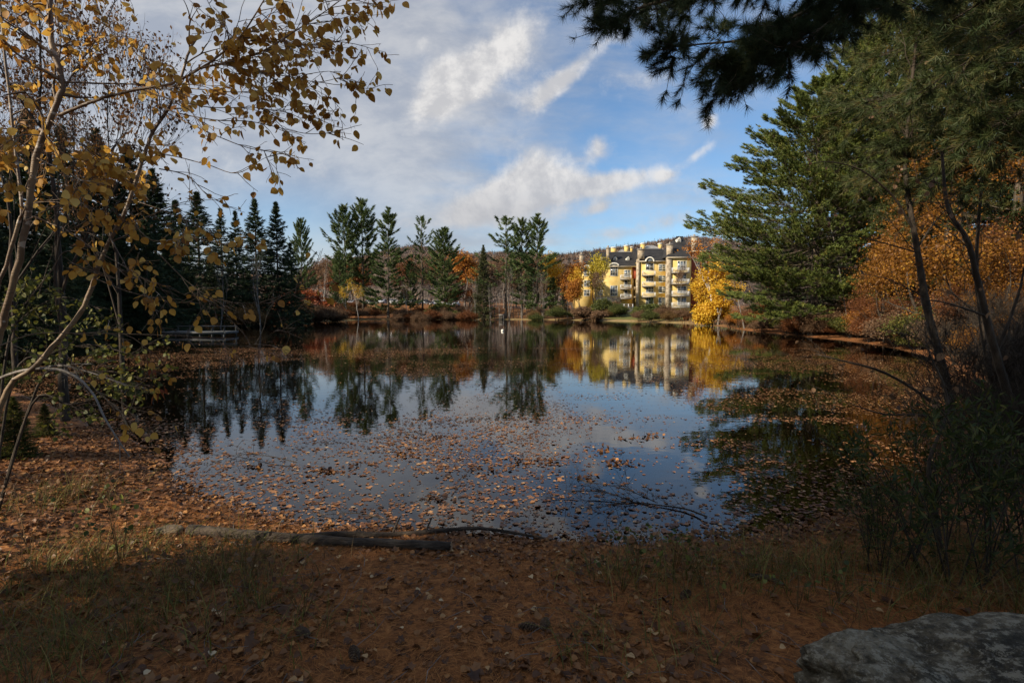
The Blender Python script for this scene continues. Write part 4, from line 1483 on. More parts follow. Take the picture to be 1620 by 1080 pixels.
lb_ = gp(793.5, 112)
kb = thing('storage_bin', 'dark wooden bin with a sloping lid on the far shore by the bare-trunked pine', 'bin', lb_)
mb = MB(); mb.box(-.5, .5, -.4, .4, 0, 1.15); part('body', mb.mesh('body', wood_d), kb)
mb = MB(); mb.prism([(-.6, -.5, 1.15), (-.6, .5, 1.40), (-.6, .5, 1.48), (-.6, -.5, 1.23)], (1.2, 0, 0)); part('lid', mb.mesh('lid', bark_grey), kb)
for x in (-.42, .42):
    mb = MB(); mb.box(x - .05, x + .05, -.46, -.402, 0, 1.15); part('batten', mb.mesh('batten', wood_g), kb)
lb_ = gp(783, 111)
kb = thing('park_bench', 'low reddish wooden bench beside the dark bin on the far shore', 'bench', lb_)
mb = MB()
for q in range(3):
    mb.box(-.9, .9, -.22 + q * .16, -.08 + q * .16, .42, .46)
part('seat', mb.mesh('seat', noise_mat('red_wood', [(0, (.16, .07, .04)), (1, (.26, .12, .07))], 2, bump=.3)), kb)
for x in (-.7, .7):
    mb = MB(); mb.box(x - .05, x + .05, -.18, .18, -.1, .418); part('leg', mb.mesh('leg', wood_d), kb)
fl = ground(795, 524, 0)
fb = MB()
th = np.linspace(0, pi, 9)
fb.tube([(0, 0, .14 * -cos(t) + .06) for t in th], [max(.004, .14 * sin(t)) for t in th], 14)
fo = thing('mooring_float', 'small round white float alone on the dark water near the far shore', 'float', fl)
part('ball', fb.mesh('ball', trim, True), fo)
mb = MB(); mb.tube([(.02 * cos(a), 0, .2 + .02 + .02 * sin(a)) for a in np.linspace(0, 2 * pi, 9)], .005, 5); part('ring', mb.mesh('ring', wood_d), fo)

# ------------------------------------------------------------------ trees of the east bank
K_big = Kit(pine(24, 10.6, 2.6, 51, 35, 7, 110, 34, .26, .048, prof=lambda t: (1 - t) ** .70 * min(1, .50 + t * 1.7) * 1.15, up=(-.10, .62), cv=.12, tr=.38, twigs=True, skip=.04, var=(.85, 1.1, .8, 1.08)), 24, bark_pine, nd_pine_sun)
K_big2 = Kit(pine(24, 8.0, 4, 52, 28, 6, 84, 30, .29, .05, prof=lambda t: (1 - t) ** .5 * min(1, .5 + t * 1.5), up=(.05, 1.05), tr=.34, twigs=True, skip=.1), 24, bark_pine, nd_pine)
BIG = [
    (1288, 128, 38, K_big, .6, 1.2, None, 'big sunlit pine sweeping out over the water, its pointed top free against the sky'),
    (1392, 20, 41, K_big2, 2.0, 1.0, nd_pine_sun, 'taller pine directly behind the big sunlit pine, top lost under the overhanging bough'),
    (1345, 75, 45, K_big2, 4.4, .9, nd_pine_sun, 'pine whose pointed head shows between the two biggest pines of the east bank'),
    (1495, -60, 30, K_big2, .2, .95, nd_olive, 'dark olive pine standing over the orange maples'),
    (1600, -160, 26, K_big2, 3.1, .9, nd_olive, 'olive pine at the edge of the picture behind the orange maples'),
]
for (px, py, Y, kit, rz, wd, cm, lb) in BIG:
    loc = gp(px, Y); loc[2] -= .15
    kit.place('pine_tree', lb, 'pine tree', loc, top_h(px, py, Y, loc), rz, None, wd, cm=cm)
# dense dark conifers filling the wood behind
for i, (px, py, Y) in enumerate([(1250, 330, 60), (1330, 300, 58), (1420, 250, 52), (1500, 220, 46), (1580, 200, 42), (1660, 100, 38), (1210, 400, 62), (1380, 380, 48), (1460, 400, 44),
                                 (1560, 380, 36), (1640, 330, 30)]):
    loc = gp(px, Y)
    K_spN.place('spruce_tree', 'dark conifer deep in the shaded wood of the east bank', 'spruce', loc, top_h(px, py, Y, loc), i * 1.9, 'dark conifers of the east wood', 1.25)

K_mp = Kit(decid(9, .8, 61, 4, (3, 4), .11, .30, True, 46, .09, .75, sides=7, cl=.62), 9, bark_dark, lf_orange)
measure(K_mp)
K_sap = Kit(decid(8, .6, 62, 5, (3, 3), .07, .36, True, 1, .09, .3, upb=1.2, cl=.12), 8, bark_dark, lf_brown)
measure(K_sap)
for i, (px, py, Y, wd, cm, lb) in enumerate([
        (1385, 235, 30, .75, lf_orange_shade, 'orange maple just past the big sunlit pine, with golden leaves at its top'),
        (1455, 290, 24, .85, lf_orange_shade, 'orange maple in the middle of the east wood behind the forked dark sapling'),
        (1575, 190, 17, 1.0, lf_orange_shade, 'nearest and brightest orange maple at the edge of the picture'),
        (1625, 215, 21, 1.0, lf_orange_shade, 'orange maple half cut off by the picture edge, beside the brightest one'),
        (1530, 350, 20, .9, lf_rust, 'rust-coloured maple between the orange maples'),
        (1640, 350, 14, .9, lf_orange_shade, 'orange maple reaching in from beyond the picture edge'),
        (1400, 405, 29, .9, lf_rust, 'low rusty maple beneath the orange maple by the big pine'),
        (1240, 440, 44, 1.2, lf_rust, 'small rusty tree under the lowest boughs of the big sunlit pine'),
        (1560, 455, 15, 1.2, lf_orange_shade, 'low golden-orange maple near the water in the east wood')]):
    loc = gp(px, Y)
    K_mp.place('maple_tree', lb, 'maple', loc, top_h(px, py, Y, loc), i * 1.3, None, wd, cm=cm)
rng = np.random.default_rng(9)
for i in range(26):
    px = 1165 + i * 17 + rng.uniform(-8, 8)
    Y = np.interp(px, [1150, 1300, 1450, 1620], [58, 40, 32, 22]) + rng.uniform(0, 6)
    loc = gp(px, Y)
    K_sap.place('bare_tree', 'thin dark sapling in the brown understory of the east bank', 'tree', loc, rng.uniform(4.5, 8), i * 1.7, 'saplings of the east understory', 1.1)
for i in range(90):
    px = rng.uniform(1150, 1640)
    Y = np.interp(px, [1150, 1300, 1450, 1640], [56, 37, 27, 12]) + rng.uniform(0, 5)
    loc = gp(px, Y)
    (K_twigb if Y < 20 else K_bushT).place('brush', 'brown leafless brush along the shaded east shore', 'brush', loc, rng.uniform(.9, 2.6), i, 'brush of the east shore', 1.3, cm=(lf_brown, lf_rust, lf_brown, lf_orange)[i % 4])

ES = np.array([p for p in SHORE if p[0] > 3 and 9 < p[1] < 52])
for i in range(80):
    p = ES[rng.integers(len(ES))] + rng.normal(0, .5, 2)
    nrm = np.array([1.0, .15]); p = p + nrm * rng.uniform(.3, 3.2)
    if sdist([p])[0] < .1:
        continue
    H = rng.uniform(.8, 2.1) * (.55 if p[1] < 16 else 1)
    (K_twigb if p[1] < 20 else K_bushT).place('brush', 'tangled brown brush overhanging the east waterline', 'brush', (p[0], p[1], hz(*p) - .05), H, i * 1.1, 'brush overhanging the east waterline', 1.5, cm=(lf_brown, lf_olive, lf_rust, lf_brown)[i % 4])
for i in range(30):
    px = rng.uniform(-150, 175); Y = rng.uniform(8.5, 24)
    p = at(px, 500, Y)[:2]
    if sdist([p])[0] < .2:
        continue
    (K_twigb if i % 3 else K_bushT).place('brush', 'tangled brush on the leaf-covered west bank beyond the birches', 'brush', (p[0], p[1], hz(*p) - .05), rng.uniform(.7, 2.0), i * 1.1, 'brush of the west bank', 1.5,
                  cm=(lf_brown, lf_olive, lf_green, lf_olive)[i % 4])

for i in range(26):
    px = rng.uniform(1420, 1680); Y = rng.uniform(4.6, 10.5)
    p = at(px, 500, Y)[:2]
    if sdist([p])[0] < .15:
        continue
    K_twigb.place('brush', 'fine bare tangled twigs of the near east thicket', 'brush', (p[0], p[1], hz(*p) - .03), rng.uniform(.9, 1.9), i * 1.3, 'bare tangles of the near east thicket', 1.3)

# white leaning dead birch trunks
for (pts, Y, r, lb) in [([(1345, 540), (1335, 470), (1322, 392), (1308, 330), (1302, 300)], 34, .045, 'slender broken white birch standing against the big sunlit pine'),
                        ([(1178, 512), (1168, 475), (1160, 440)], 52, .06, 'short white birch stub beside the yellow maple')]:
    P = np.array([at(a, b, Y + k * .4) for k, (a, b) in enumerate(pts)])
    P[0, 2] = hz(P[0, 0], P[0, 1]) - .1
    t = thing('birch_pole', lb, 'birch', P[0])
    mb = MB(); mb.tube(P, np.linspace(r, r * .4, len(P)), 6)
    for k in range(7):
        f = rng.uniform(.4, 1) * (len(P) - 1); i0 = min(int(f), len(P) - 2)
        p = P[i0] + (P[i0 + 1] - P[i0]) * (f - i0)
        d = np.array([rng.choice([-1, 1]), rng.normal(0, .4), .5]) * rng.uniform(.4, 1.0)
        mb.tube([p, p + d * .5 + [0, 0, .05], p + d], [r * .3, r * .2, .006], 4)
    wpart('trunk', mb, bark_grey, t, True)

# ------------------------------------------------------------------ helper: limbs with side twigs
def smooth_path(P, n=4):
    P = np.asarray(P, float)
    k = len(P); out = []
    for i in range(k - 1):
        p0 = P[max(i - 1, 0)]; p1 = P[i]; p2 = P[i + 1]; p3 = P[min(i + 2, k - 1)]
        for t in np.linspace(0, 1, n, endpoint=False):
            out.append(.5 * ((2 * p1) + (-p0 + p2) * t + (2 * p0 - 5 * p1 + 4 * p2 - p3) * t * t + (-p0 + 3 * p1 - 3 * p2 + p3) * t ** 3))
    out.append(P[-1])
    return np.array(out)


class Near:
    def __init__(s, seed):
        s.rng = np.random.default_rng(seed); s.thin = 1.0; s.tk = MB(); s.lp = []; s.ld = []; s.knots = []

    def limb(s, pts, r0, r1, twigs=0, tl=.5, bias=(1, 0, .1), depth=1, leafy=1.0, start=.15, sides=7, lsp=.045):
        rng = s.rng
        P = smooth_path(pts, 5)
        n = len(P)
        wob = rng.normal(0, 1, P.shape) * np.linspace(r0, r1, n)[:, None] * .07
        P = P + wob
        s.tk.tube(P, np.linspace(r0, r1, n) * s.thin * (1 + rng.normal(0, .05, n)), sides)
        ln = np.linalg.norm(np.diff(P, axis=0), axis=1).sum()
        for k in range(twigs):
            f = rng.uniform(start, 1.0) * (n - 1); i0 = min(int(f), n - 2)
            p = P[i0] + (P[i0 + 1] - P[i0]) * (f - i0)
            d = (P[i0 + 1] - P[i0]); d /= np.linalg.norm(d)
            rb = np.array(bias, float)
            side = rng.normal(0, .55, 3); side[1] *= .6
            v = d * .7 + rb * .6 + side
            v /= np.linalg.norm(v)
            L = tl * rng.uniform(.4, 1.15)
            s.twig(p, v, L, max(.0022, r1 * .55), depth, leafy, lsp)
        return P

    def twig(s, p, v, L, r, depth, leafy, lsp):
        rng = s.rng
        q = [p]; d = v.copy()
        for k in range(5):
            d = d + rng.normal(0, .13, 3) + np.array([0, 0, -.02]); d /= np.linalg.norm(d)
            q.append(q[-1] + d * L / 5)
        q = np.array(q)
        s.tk.tube(q, np.linspace(r, .0011, 6), 4, cap=False)
        if leafy > 0:
            m = rng.poisson(L / lsp * leafy * .88)
            for k in range(m):
                f = rng.uniform(.25, 1) * 5; i0 = min(int(f), 4)
                s.lp.append(q[i0] + (q[i0 + 1] - q[i0]) * (f - i0)); s.ld.append(d)
        if depth > 0:
            for k in range(rng.integers(2, 4)):
                f = rng.uniform(.2, .9) * 5; i0 = min(int(f), 4)
                pp = q[i0] + (q[i0 + 1] - q[i0]) * (f - i0)
                vv = d + rng.normal(0, .6, 3); vv /= np.linalg.norm(vv)
                s.twig(pp, vv, L * rng.uniform(.35, .6), r * .6, depth - 1, leafy, lsp)

    def leaves(s, size, V=OV_V, Fc=OV_F, hang=1.0, petiole=.02):
        rng = s.rng
        P = np.array(s.lp); n = len(P); mb = MB()
        y = np.array(s.ld) * .35 + rng.normal(0, .55, (n, 3)); y[:, 2] -= hang
        y /= np.linalg.norm(y, axis=1)[:, None]
        nm = rng.normal(0, 1, (n, 3)); nm[:, 1] -= .5
        mb.scatter(V, Fc, P + y * petiole, frames(y, nm), size * rng.uniform(.55, 1.2, n), np.clip(rng.beta(2.2, 2, n), 0, 1))
        # stalks
        mb.blades(P, y, petiole * 1.3, .0022, .15, rng=rng)
        return mb


# ------------------------------------------------------------------ young birch on the near west bank
def A(px, py, Y):
    return at(px, py, Y)


nb = Near(101); nb.thin = .56
g0 = A(-36, 700, 3.0); g0[2] = hz(g0[0], g0[1]) - .05
tr_pts = [g0, A(-8, 590, 2.98), A(8, 500, 2.95), A(36, 385, 2.9), A(57, 250, 2.9), A(82, 185, 2.9), A(99, 130, 2.9), A(82, 70, 2.9), A(79, 0, 2.95), A(70, -80, 3.0), A(75, -200, 3.1)]
nb.limb(tr_pts, .034, .020, 20, .4, (.3, -.1, .3), 1, 1.2, .42, 12)
# the long branch that carries the leaves against the sky
B1 = nb.limb([A(93, 183, 2.9), A(141, 163, 2.86), A(178, 151, 2.82), A(222, 141, 2.8), A(274, 131, 2.78), A(318, 108, 2.75), A(344, 90, 2.73), A(374, 66, 2.7), A(400, 30, 2.68), A(425, -12, 2.66)],
             .016, .005, 22, .34, (.9, 0, .1), 1, .8, .3, 9)
nb.limb([A(103, 130, 2.9), A(150, 132, 2.95), A(222, 134, 2.98), A(290, 139, 3.0), A(370, 146, 3.0), A(420, 142, 3.0)], .010, .003, 16, .28, (.9, 0, 0), 1, 1.1, .2, 6)
B2 = nb.limb([A(318, 108, 2.75), A(345, 102, 2.74), A(380, 94, 2.72), A(418, 80, 2.7), A(452, 59, 2.68), A(493, 33, 2.66), A(518, 16, 2.65), A(545, -4, 2.64)], .010, .003, 26, .34, (.9, 0, -.15), 1, .85, .1, 7)
nb.limb([A(340, 100, 2.74), A(400, 112, 2.72), A(460, 122, 2.7), A(505, 130, 2.7), A(545, 120, 2.7)], .006, .002, 18, .26, (.9, 0, -.2), 1, .85, .1, 5)
nb.limb([A(360, 72, 2.72), A(420, 62, 2.75), A(480, 70, 2.75), A(535, 66, 2.75)], .005, .002, 14, .24, (.9, 0, 0), 1, .85, .1, 5)
nb.limb([A(222, 141, 2.8), A(266, 156, 2.8), A(333, 170, 2.78), A(400, 170, 2.78), A(440, 176, 2.76), A(480, 168, 2.76)], .007, .002, 16, .26, (.9, 0, -.1), 1, .9, .15, 5)
nb.limb([A(266, 180, 2.8), A(333, 211, 2.78), A(389, 233, 2.76), A(430, 240, 2.76), A(456, 240, 2.75)], .006, .0016, 9, .20, (.9, 0, -.2), 1, .7, .2, 5)
nb.limb([A(240, 160, 2.8), A(274, 177, 2.8), A(340, 190, 2.78), A(400, 193, 2.78), A(481, 211, 2.76), A(530, 210, 2.75), A(556, 212, 2.75)], .007, .0015, 11, .18, (.9, 0, -.1), 0, 1.0, .25, 5)
nb.limb([A(226, 256, 2.85), A(260, 245, 2.83), A(326, 260, 2.8), A(374, 274, 2.78), A(415, 252, 2.77), A(434, 245, 2.76)], .006, .0015, 8, .14, (.6, 0, -.4), 0, 1.0, .15, 5)
nb.limb([A(252, 267, 2.85), A(296, 278, 2.83), A(326, 307, 2.8), A(344, 316, 2.8)], .006, .002, 6, .16, (.6, 0, -.2), 0, .9, .15, 5)
nb.limb([A(95, 150, 2.9), A(130, 95, 3.0), A(165, 40, 3.1), A(190, -20, 3.2)], .010, .004, 20, .32, (.5, 0, .2), 1, .9, .15, 6)
nb.limb([A(220, 50, 3.1), A(230, 95, 3.05), A(222, 140, 2.98)], .006, .003, 6, .2, (.5, 0, .2), 1, .9, .15, 5)
nb.limb([A(374, 66, 2.7), A(352, 40, 2.72), A(330, 5, 2.74), A(318, -30, 2.76)], .005, .002, 12, .2, (.2, 0, .4), 1, 1.1, .15, 5)
nb.limb([A(92, 110, 2.9), A(96, 60, 3.0), A(90, 20, 3.1), A(95, -50, 3.2)], .008, .004, 12, .3, (-.6, 0, .2), 1, .8, .15, 6)
# sunlit leafy sprays low on the west side
for (pts, tw) in [([A(80, 190, 2.9), A(120, 220, 2.6), A(160, 250, 2.8), A(205, 290, 2.75)], 16), ([A(57, 250, 2.9), A(90, 265, 2.7), A(135, 290, 2.5), A(175, 330, 2.8), A(215, 335, 2.75)], 16),
                  ([A(40, 350, 2.9), A(80, 330, 2.6), A(120, 320, 2.8), A(150, 330, 2.75)], 9), ([A(70, 215, 2.9), A(30, 215, 2.6), A(-10, 240, 2.8), A(-40, 250, 2.75)], 14),
                  ([A(45, 300, 2.9), A(20, 290, 2.6), A(-15, 300, 2.8)], 8), ([A(60, 240, 2.9), A(110, 250, 3.1), A(170, 262, 3.2), A(232, 280, 3.2)], 16),
                  ([A(205, 345, 2.85), A(240, 380, 2.8), A(300, 376, 2.75), A(350, 385, 2.7), A(400, 395, 2.7)], 8),
                  ([A(120, 200, 2.9), A(150, 215, 2.8), A(200, 230, 2.8), A(240, 228, 2.8)], 12),
                  ([A(170, 370, 2.9), A(205, 440, 2.8), A(150, 430, 2.7)], 4), ([A(100, 360, 2.9), A(150, 395, 2.8), A(215, 432, 2.7), A(240, 455, 2.7)], 10)]:
    nb.limb(pts, .006, .0018, tw, .16, (.3, -.2, -.1), 1, 1.15, .3, 5)
# bare lower whips
for pts, r in [([A(-30, 562, 2.6), A(45, 530, 2.6), A(130, 527, 2.6), A(230, 529, 2.6), A(300, 532, 2.6), A(372, 535, 2.6)], .006), ([A(20, 545, 2.7), A(80, 570, 2.7), A(150, 590, 2.65), A(240, 622, 2.6)], .004),
               ([A(40, 480, 2.9), A(80, 430, 2.9), A(107, 397, 2.9), A(170, 418, 2.9), A(240, 445, 2.85), A(330, 482, 2.8)], .005), ([A(60, 470, 2.9), A(90, 380, 2.95), A(108, 360, 3.0), A(104, 330, 3.0), A(80, 300, 3)], .004),
               ([A(250, 400, 2.8), A(290, 440, 2.8), A(330, 470, 2.8), A(345, 478, 2.8)], .005), ([A(355, 478, 2.7), A(400, 480, 2.7), A(430, 478, 2.7), A(460, 468, 2.7), A(480, 452, 2.7)], .003),
               ([A(320, 540, 2.6), A(360, 547, 2.6), A(400, 545, 2.6), A(440, 520, 2.6), A(470, 490, 2.6)], .0025), ([A(100, 555, 2.5), A(160, 625, 2.5), A(210, 655, 2.5), A(245, 680, 2.5)], .0035)]:
    nb.limb(pts, r, r * .3, 7, .22, (.7, 0, -.2), 1, .22, .3, 5)
t = thing('birch_tree', 'young birch with a curving peeling tan trunk, its yellow leaves reaching across the sky', 'birch', g0)
wpart('trunk', nb.tk, bark_birch, t, True)
wpart('foliage', nb.leaves(.044), lf_birch, t)

nb2 = Near(102); nb2.thin = .56
g1 = A(-75, 735, 3.1); g1[2] = hz(g1[0], g1[1]) - .05
nb2.limb([g1, A(0, 643, 3.1), A(55, 580, 3.1), A(100, 530, 3.1), A(133, 484, 3.1), A(165, 400, 3.1), A(200, 330, 3.1), A(225, 256, 3.1), A(240, 212, 3.1), A(266, 172, 3.1), A(285, 128, 3.1), A(300, 80, 3.1), A(318, 50, 3.1)],
         .029, .010, 8, .3, (.6, 0, .2), 1, .35, .3, 11)
nb2.limb([A(262, 178, 3.1), A(275, 172, 3.1), A(304, 172, 3.1)], .009, .006, 0, sides=6)
nb2.limb([A(206, 315, 3.1), A(250, 330, 3.05), A(300, 350, 3.0), A(355, 370, 3.0)], .006, .002, 8, .2, (.6, 0, -.1), 1, .5, .3, 5)
nb2.limb([A(150, 440, 3.1), A(200, 460, 3.0), A(260, 475, 2.9), A(300, 480, 2.9)], .005, .002, 8, .2, (.6, 0, -.1), 1, .5, .3, 5)
nb2.limb([A(185, 365, 3.1), A(240, 340, 3.05), A(290, 320, 3.0), A(344, 316, 3.0)], .007, .002, 6, .2, (.6, 0, .1), 1, .4, .3, 5)
t = thing('birch_tree', 'straight slanting birch stem crossing in front of the dark spruces to a broken grey tip', 'birch', g1)
wpart('trunk', nb2.tk, bark_birch, t, True)
wpart('foliage', nb2.leaves(.042), lf_birch, t)

nb3 = Near(103); nb3.thin = .56
g2 = A(-60, 620, 3.4); g2[2] = hz(g2[0], g2[1]) - .05
nb3.limb([g2, A(-10, 500, 3.4), A(10, 420, 3.4), A(30, 350, 3.4), A(34, 325, 3.4), A(20, 200, 3.5), A(5, 60, 3.6), A(-5, -60, 3.7)], .022, .012, 12, .4, (.3, 0, .2), 1, .5, .4, 8)
t = thing('birch_tree', 'thinnest dark birch stem rising behind the peeling tan trunk at the picture edge', 'birch', g2)
wpart('trunk', nb3.tk, bark_birch, t, True)
wpart('foliage', nb3.leaves(.045), lf_birch, t)

# twiggy small-leaved birches behind it against the sky
K_tw = Kit(decid(11, .62, 71, 6, (3, 3), .10, .30, True, 2, .080, .22, upb=1.0, cl=.55, twist=.4, shr=.74), 11, bark_dark, lf_birch_s)
measure(K_tw)
for i, (px, py, Y, wd, lb) in enumerate([(95, -150, 8.5, .8, 'twiggy birch full of small russet leaves behind the peeling tan trunk'), (-60, -260, 9.5, .9, 'twiggy russet birch filling the sky at the picture edge'),
                                         (190, -20, 12, .6, 'smaller twiggy birch with russet leaves showing between the two close birch stems'),
                                         (20, 30, 14, .8, 'twiggy dark birch low behind the picture-edge stems')]):
    loc = gp(px, Y)
    K_tw.place('birch_tree', lb, 'birch', loc, top_h(px, py, Y, loc), i * 2.2 + .5, None, wd)

# red hanging dead leaves and green-leaved shrub at the left
sh = Near(104)
s0 = A(-30, 720, 3.6); s0[2] = hz(s0[0], s0[1]) - .03
for pts in [[s0, A(20, 600, 3.7), A(80, 560, 3.8), A(140, 545, 3.9), A(205, 560, 3.9)], [s0, A(10, 560, 3.8), A(40, 500, 3.9), A(100, 470, 4.0), A(160, 490, 4.0)], [s0, A(-10, 560, 3.7), A(0, 490, 3.8), A(40, 450, 3.9)],
            [s0, A(50, 640, 3.6), A(110, 640, 3.6), A(170, 625, 3.7)], [s0, A(60, 610, 3.6), A(120, 590, 3.6), A(190, 590, 3.7), A(225, 600, 3.7)]]:
    sh.limb(pts, .010, .003, 15, .30, (.4, 0, .1), 1, 1.2, .3, 6)
t = thing('leafy_shrub', 'low shrub with yellow-green leaves on the near west bank beneath the birches', 'shrub', s0)
wpart('branches', sh.tk, bark_dark, t, True)
wpart('foliage', sh.leaves(.036, hang=.3), lf_olive, t)
# arching dead branch
ar = Near(105)
a0 = A(-20, 600, 3.3); 
ar.limb([A(-60, 640, 3.3), A(0, 598, 3.2), A(60, 583, 3.1), A(110, 590, 3.0), A(145, 620, 2.9), A(165, 660, 2.85), A(190, 700, 2.8), A(205, 722, 2.8)], .011, .003, 7, .18, (.4, 0, -.3), 1, 0, .3, 7)
ar.limb([A(40, 590, 3.2), A(90, 578, 3.1), A(140, 588, 3.1), A(200, 610, 3.1)], .007, .002, 6, .18, (.4, 0, -.3), 1, 0, .3, 6)
t = thing('dead_branch', 'arching bare grey branch drooping to the bank in front of the green-leaved shrub', 'branch', A(-60, 640, 3.3))
wpart('branch', ar.tk, bark_grey, t, True)
rd = Near(106)
rd.limb([A(232, 560, 2.7), A(240, 590, 2.7), A(250, 615, 2.68)], .002, .001, 4, .06, (0, 0, -1), 0, 0, .2, 4)
rd.lp = [A(237 + rd.rng.normal(0, 4), 573 + rd.rng.normal(0, 8), 2.7) for k in range(9)] + [A(250 + rd.rng.normal(0, 5), 612 + rd.rng.normal(0, 6), 2.68) for k in range(6)]
rd.ld = [np.array([0, 0, -1.])] * 15
t = thing('dead_twig', 'dangling twig with shrivelled dark red leaves over the water below the birch branches', 'twig', A(232, 560, 2.7))
wpart('twig', rd.tk, bark_dark, t)
wpart('leaves', rd.leaves(.06, LN_V, KT_F), lf_red, t)

# ------------------------------------------------------------------ overhanging pine bough
def needle_bough(seed, paths, n_tw, tl, nn, nl, nw, Rr, spread=.5, droop=.15):
    rng = np.random.default_rng(seed)
    tk = MB(); cr = MB(); cen = []; cd = []
    for P, r0, r1 in paths:
        P = smooth_path(P, 6); n = len(P)
        tk.tube(P, np.linspace(r0, r1, n), 8)
        for k in range(n_tw):
            f = rng.uniform(.08, 1) * (n - 1); i0 = min(int(f), n - 2)
            p = P[i0] + (P[i0 + 1] - P[i0]) * (f - i0)
            d = P[i0 + 1] - P[i0]; d /= np.linalg.norm(d)
            v = d * .75 + rng.normal(0, spread, 3) * [1, 1, .55] + [0, 0, -droop]
            v /= np.linalg.norm(v)
            L = tl * rng.uniform(.4, 1.1)
            q = [p]
            dd = v.copy()
            for j in range(4):
                dd = dd + rng.normal(0, .14, 3) + [0, 0, .03]; dd /= np.linalg.norm(dd); q.append(q[-1] + dd * L / 4)
            q = np.array(q)
            tk.tube(q, np.linspace(max(.003, r1 * .8), .002, 5), 4, cap=False)
            for j in range(rng.integers(3, 6)):
                f = rng.uniform(.2, 1) * 4; i1 = min(int(f), 3)
                b0 = q[i1] + (q[i1 + 1] - q[i1]) * (f - i1)
                vv = dd + rng.normal(0, .5, 3) * [1, 1, .6]; vv /= np.linalg.norm(vv)
                LL = L * rng.uniform(.15, .4)
                tk.tube([b0, b0 + vv * LL * .5, b0 + vv * LL], [.0025, .002, .0015], 3, cap=False)
                for e in np.linspace(.35, 1, 3):
                    cen.append(b0 + vv * LL * e); cd.append(vv)
            cen.append(q[-1]); cd.append(dd)
    cen = np.array(cen); cd = np.array(cd); n = len(cen)
    Q = np.repeat(cen, nn, 0); D = np.repeat(cd, nn, 0)
    Q = Q - D * (rng.random(n * nn) * nl * .35)[:, None]
    dv = D * .9 + rdirs(rng, n * nn) * .95
    dv[:, 2] -= .10
    tint = np.clip(np.repeat(rng.beta(2, 2.5, n), nn) + rng.normal(0, .1, n * nn), 0, 1)
    cr.blades(Q, dv, nl * rng.uniform(.7, 1.1, n * nn), nw, tint, rng=rng)
    return tk, cr


trunk_base = np.array([5.2, 1.2, hz(5.2, 1.2) - .1])
pb = thing('pine_tree', 'near pine whose dark bough hangs across the top of the sky', 'pine tree', trunk_base)
tb = MB(); tb.tube([trunk_base, trunk_base + [.05, 0, 4], trunk_base + [0, .1, 9], trunk_base + [.1, 0, 15]], [.26, .22, .17, .06], 14)
up = lambda px, py, Y: A(px, py, Y)
paths = [([trunk_base + [0, .1, 5.6], up(1560, -120, 3.6), up(1400, -90, 4.0), up(1250, -50, 4.3), up(1130, -20, 4.4), up(1020, 10, 4.4), up(985, 30, 4.4)], .045, .006),
         ([up(1480, -110, 3.8), up(1350, -20, 4.0), up(1270, 20, 4.1), up(1190, 60, 4.2), up(1110, 70, 4.3), up(1060, 75, 4.3)], .02, .004),
         ([up(1340, -30, 4.0), up(1260, 45, 4.0), up(1200, 85, 4.05), up(1165, 105, 4.05)], .012, .004),
         ([up(1250, -50, 4.3), up(1130, -60, 4.6), up(1030, -40, 4.7), up(970, -25, 4.7)], .015, .004),
         ([up(1500, -110, 3.7), up(1400, -30, 3.8), up(1330, 20, 3.8), up(1285, 55, 3.8), up(1240, 75, 3.8)], .015, .004),
         ([up(1420, -90, 4.0), up(1300, -60, 4.5), up(1180, -40, 4.8), up(1080, -5, 4.9)], .015, .004)]
tk, cr = needle_bough(201, paths, 62, .42, 34, .095, .0034, .4, spread=.6, droop=.28)
for q in (tk,):
    tb.V += q.V; tb.T += q.T
    for f in q.F3:
        tb.F3.append(f + tb.n)
    for f in q.F4:
        tb.F4.append(f + tb.n)
    tb.n += q.n
wpart('trunk', tb, bark_pine, pb, True)
wpart('crown', cr, nd_near, pb)

# second near pine to the east, its limbs fill the upper corner
tb2 = np.array([8.6, 6.0, hz(8.6, 6.0) - .1])
pb = thing('pine_tree', 'near pine with black limbs and yellowing needles filling the corner above the orange maples', 'pine tree', tb2)
paths = []
rg = np.random.default_rng(8)
for k, (a, z) in enumerate([((1450, 70, 7.5), 6.8), ((1400, 10, 8.0), 7.5), ((1390, 160, 7.6), 5.2), ((1440, 230, 7.0), 4.6), ((1480, 130, 6.2), 6.2), ((1500, -20, 7.0), 8.0), ((1370, 100, 9.0), 6.0), ((1550, 210, 6.0), 4.8), ((1420, -60, 7.5), 9.0), ((1350, -20, 9.5), 8.0), ((1440, 300, 7.4), 4.0), ((1400, 250, 8.4), 4.8), ((1600, 20, 6.5), 6.6)]):
    e = up(*a); st = tb2 + [0, 0, z]
    m1 = st + (e - st) * .4 + [0, 0, .35]; m2 = st + (e - st) * .75 + [0, 0, .15]
    paths.append(([st, m1, m2, e], .035, .005))
tk, cr = needle_bough(202, paths, 74, .95, 18, .13, .0075, .8, spread=.65)
tk.tube([tb2, tb2 + [0, .05, 5], tb2 + [.05, 0, 12]], [.24, .18, .08], 12)
wpart('trunk', tk, bark_dark, pb, True)
wpart('crown', cr, nd_olive, pb)

# dark saplings on the east side, near
def sapling(seed, pts, r0, r1, label, tw=14, tl=.7, leafy=0.0, limbs=(), nm='sapling', lf=None, lsize=.06):
    q = Near(seed)
    P0 = pts[0].copy(); P0[2] = hz(P0[0], P0[1]) - .05
    q.limb([P0] + list(pts[1:]), r0, r1, tw, tl, (-.3, 0, .3), 1, leafy, .2, 8)
    for (lp, ra) in limbs:
        q.limb(lp, ra, ra * .25, 9, tl * .7, (-.4, 0, .2), 1, leafy, .2, 6)
    t = thing(nm, label, 'sapling', P0)
    wpart('trunk', q.tk, bark_dark, t, True)
    if q.lp:
        wpart('foliage', q.leaves(lsize), lf or lf_brown, t)


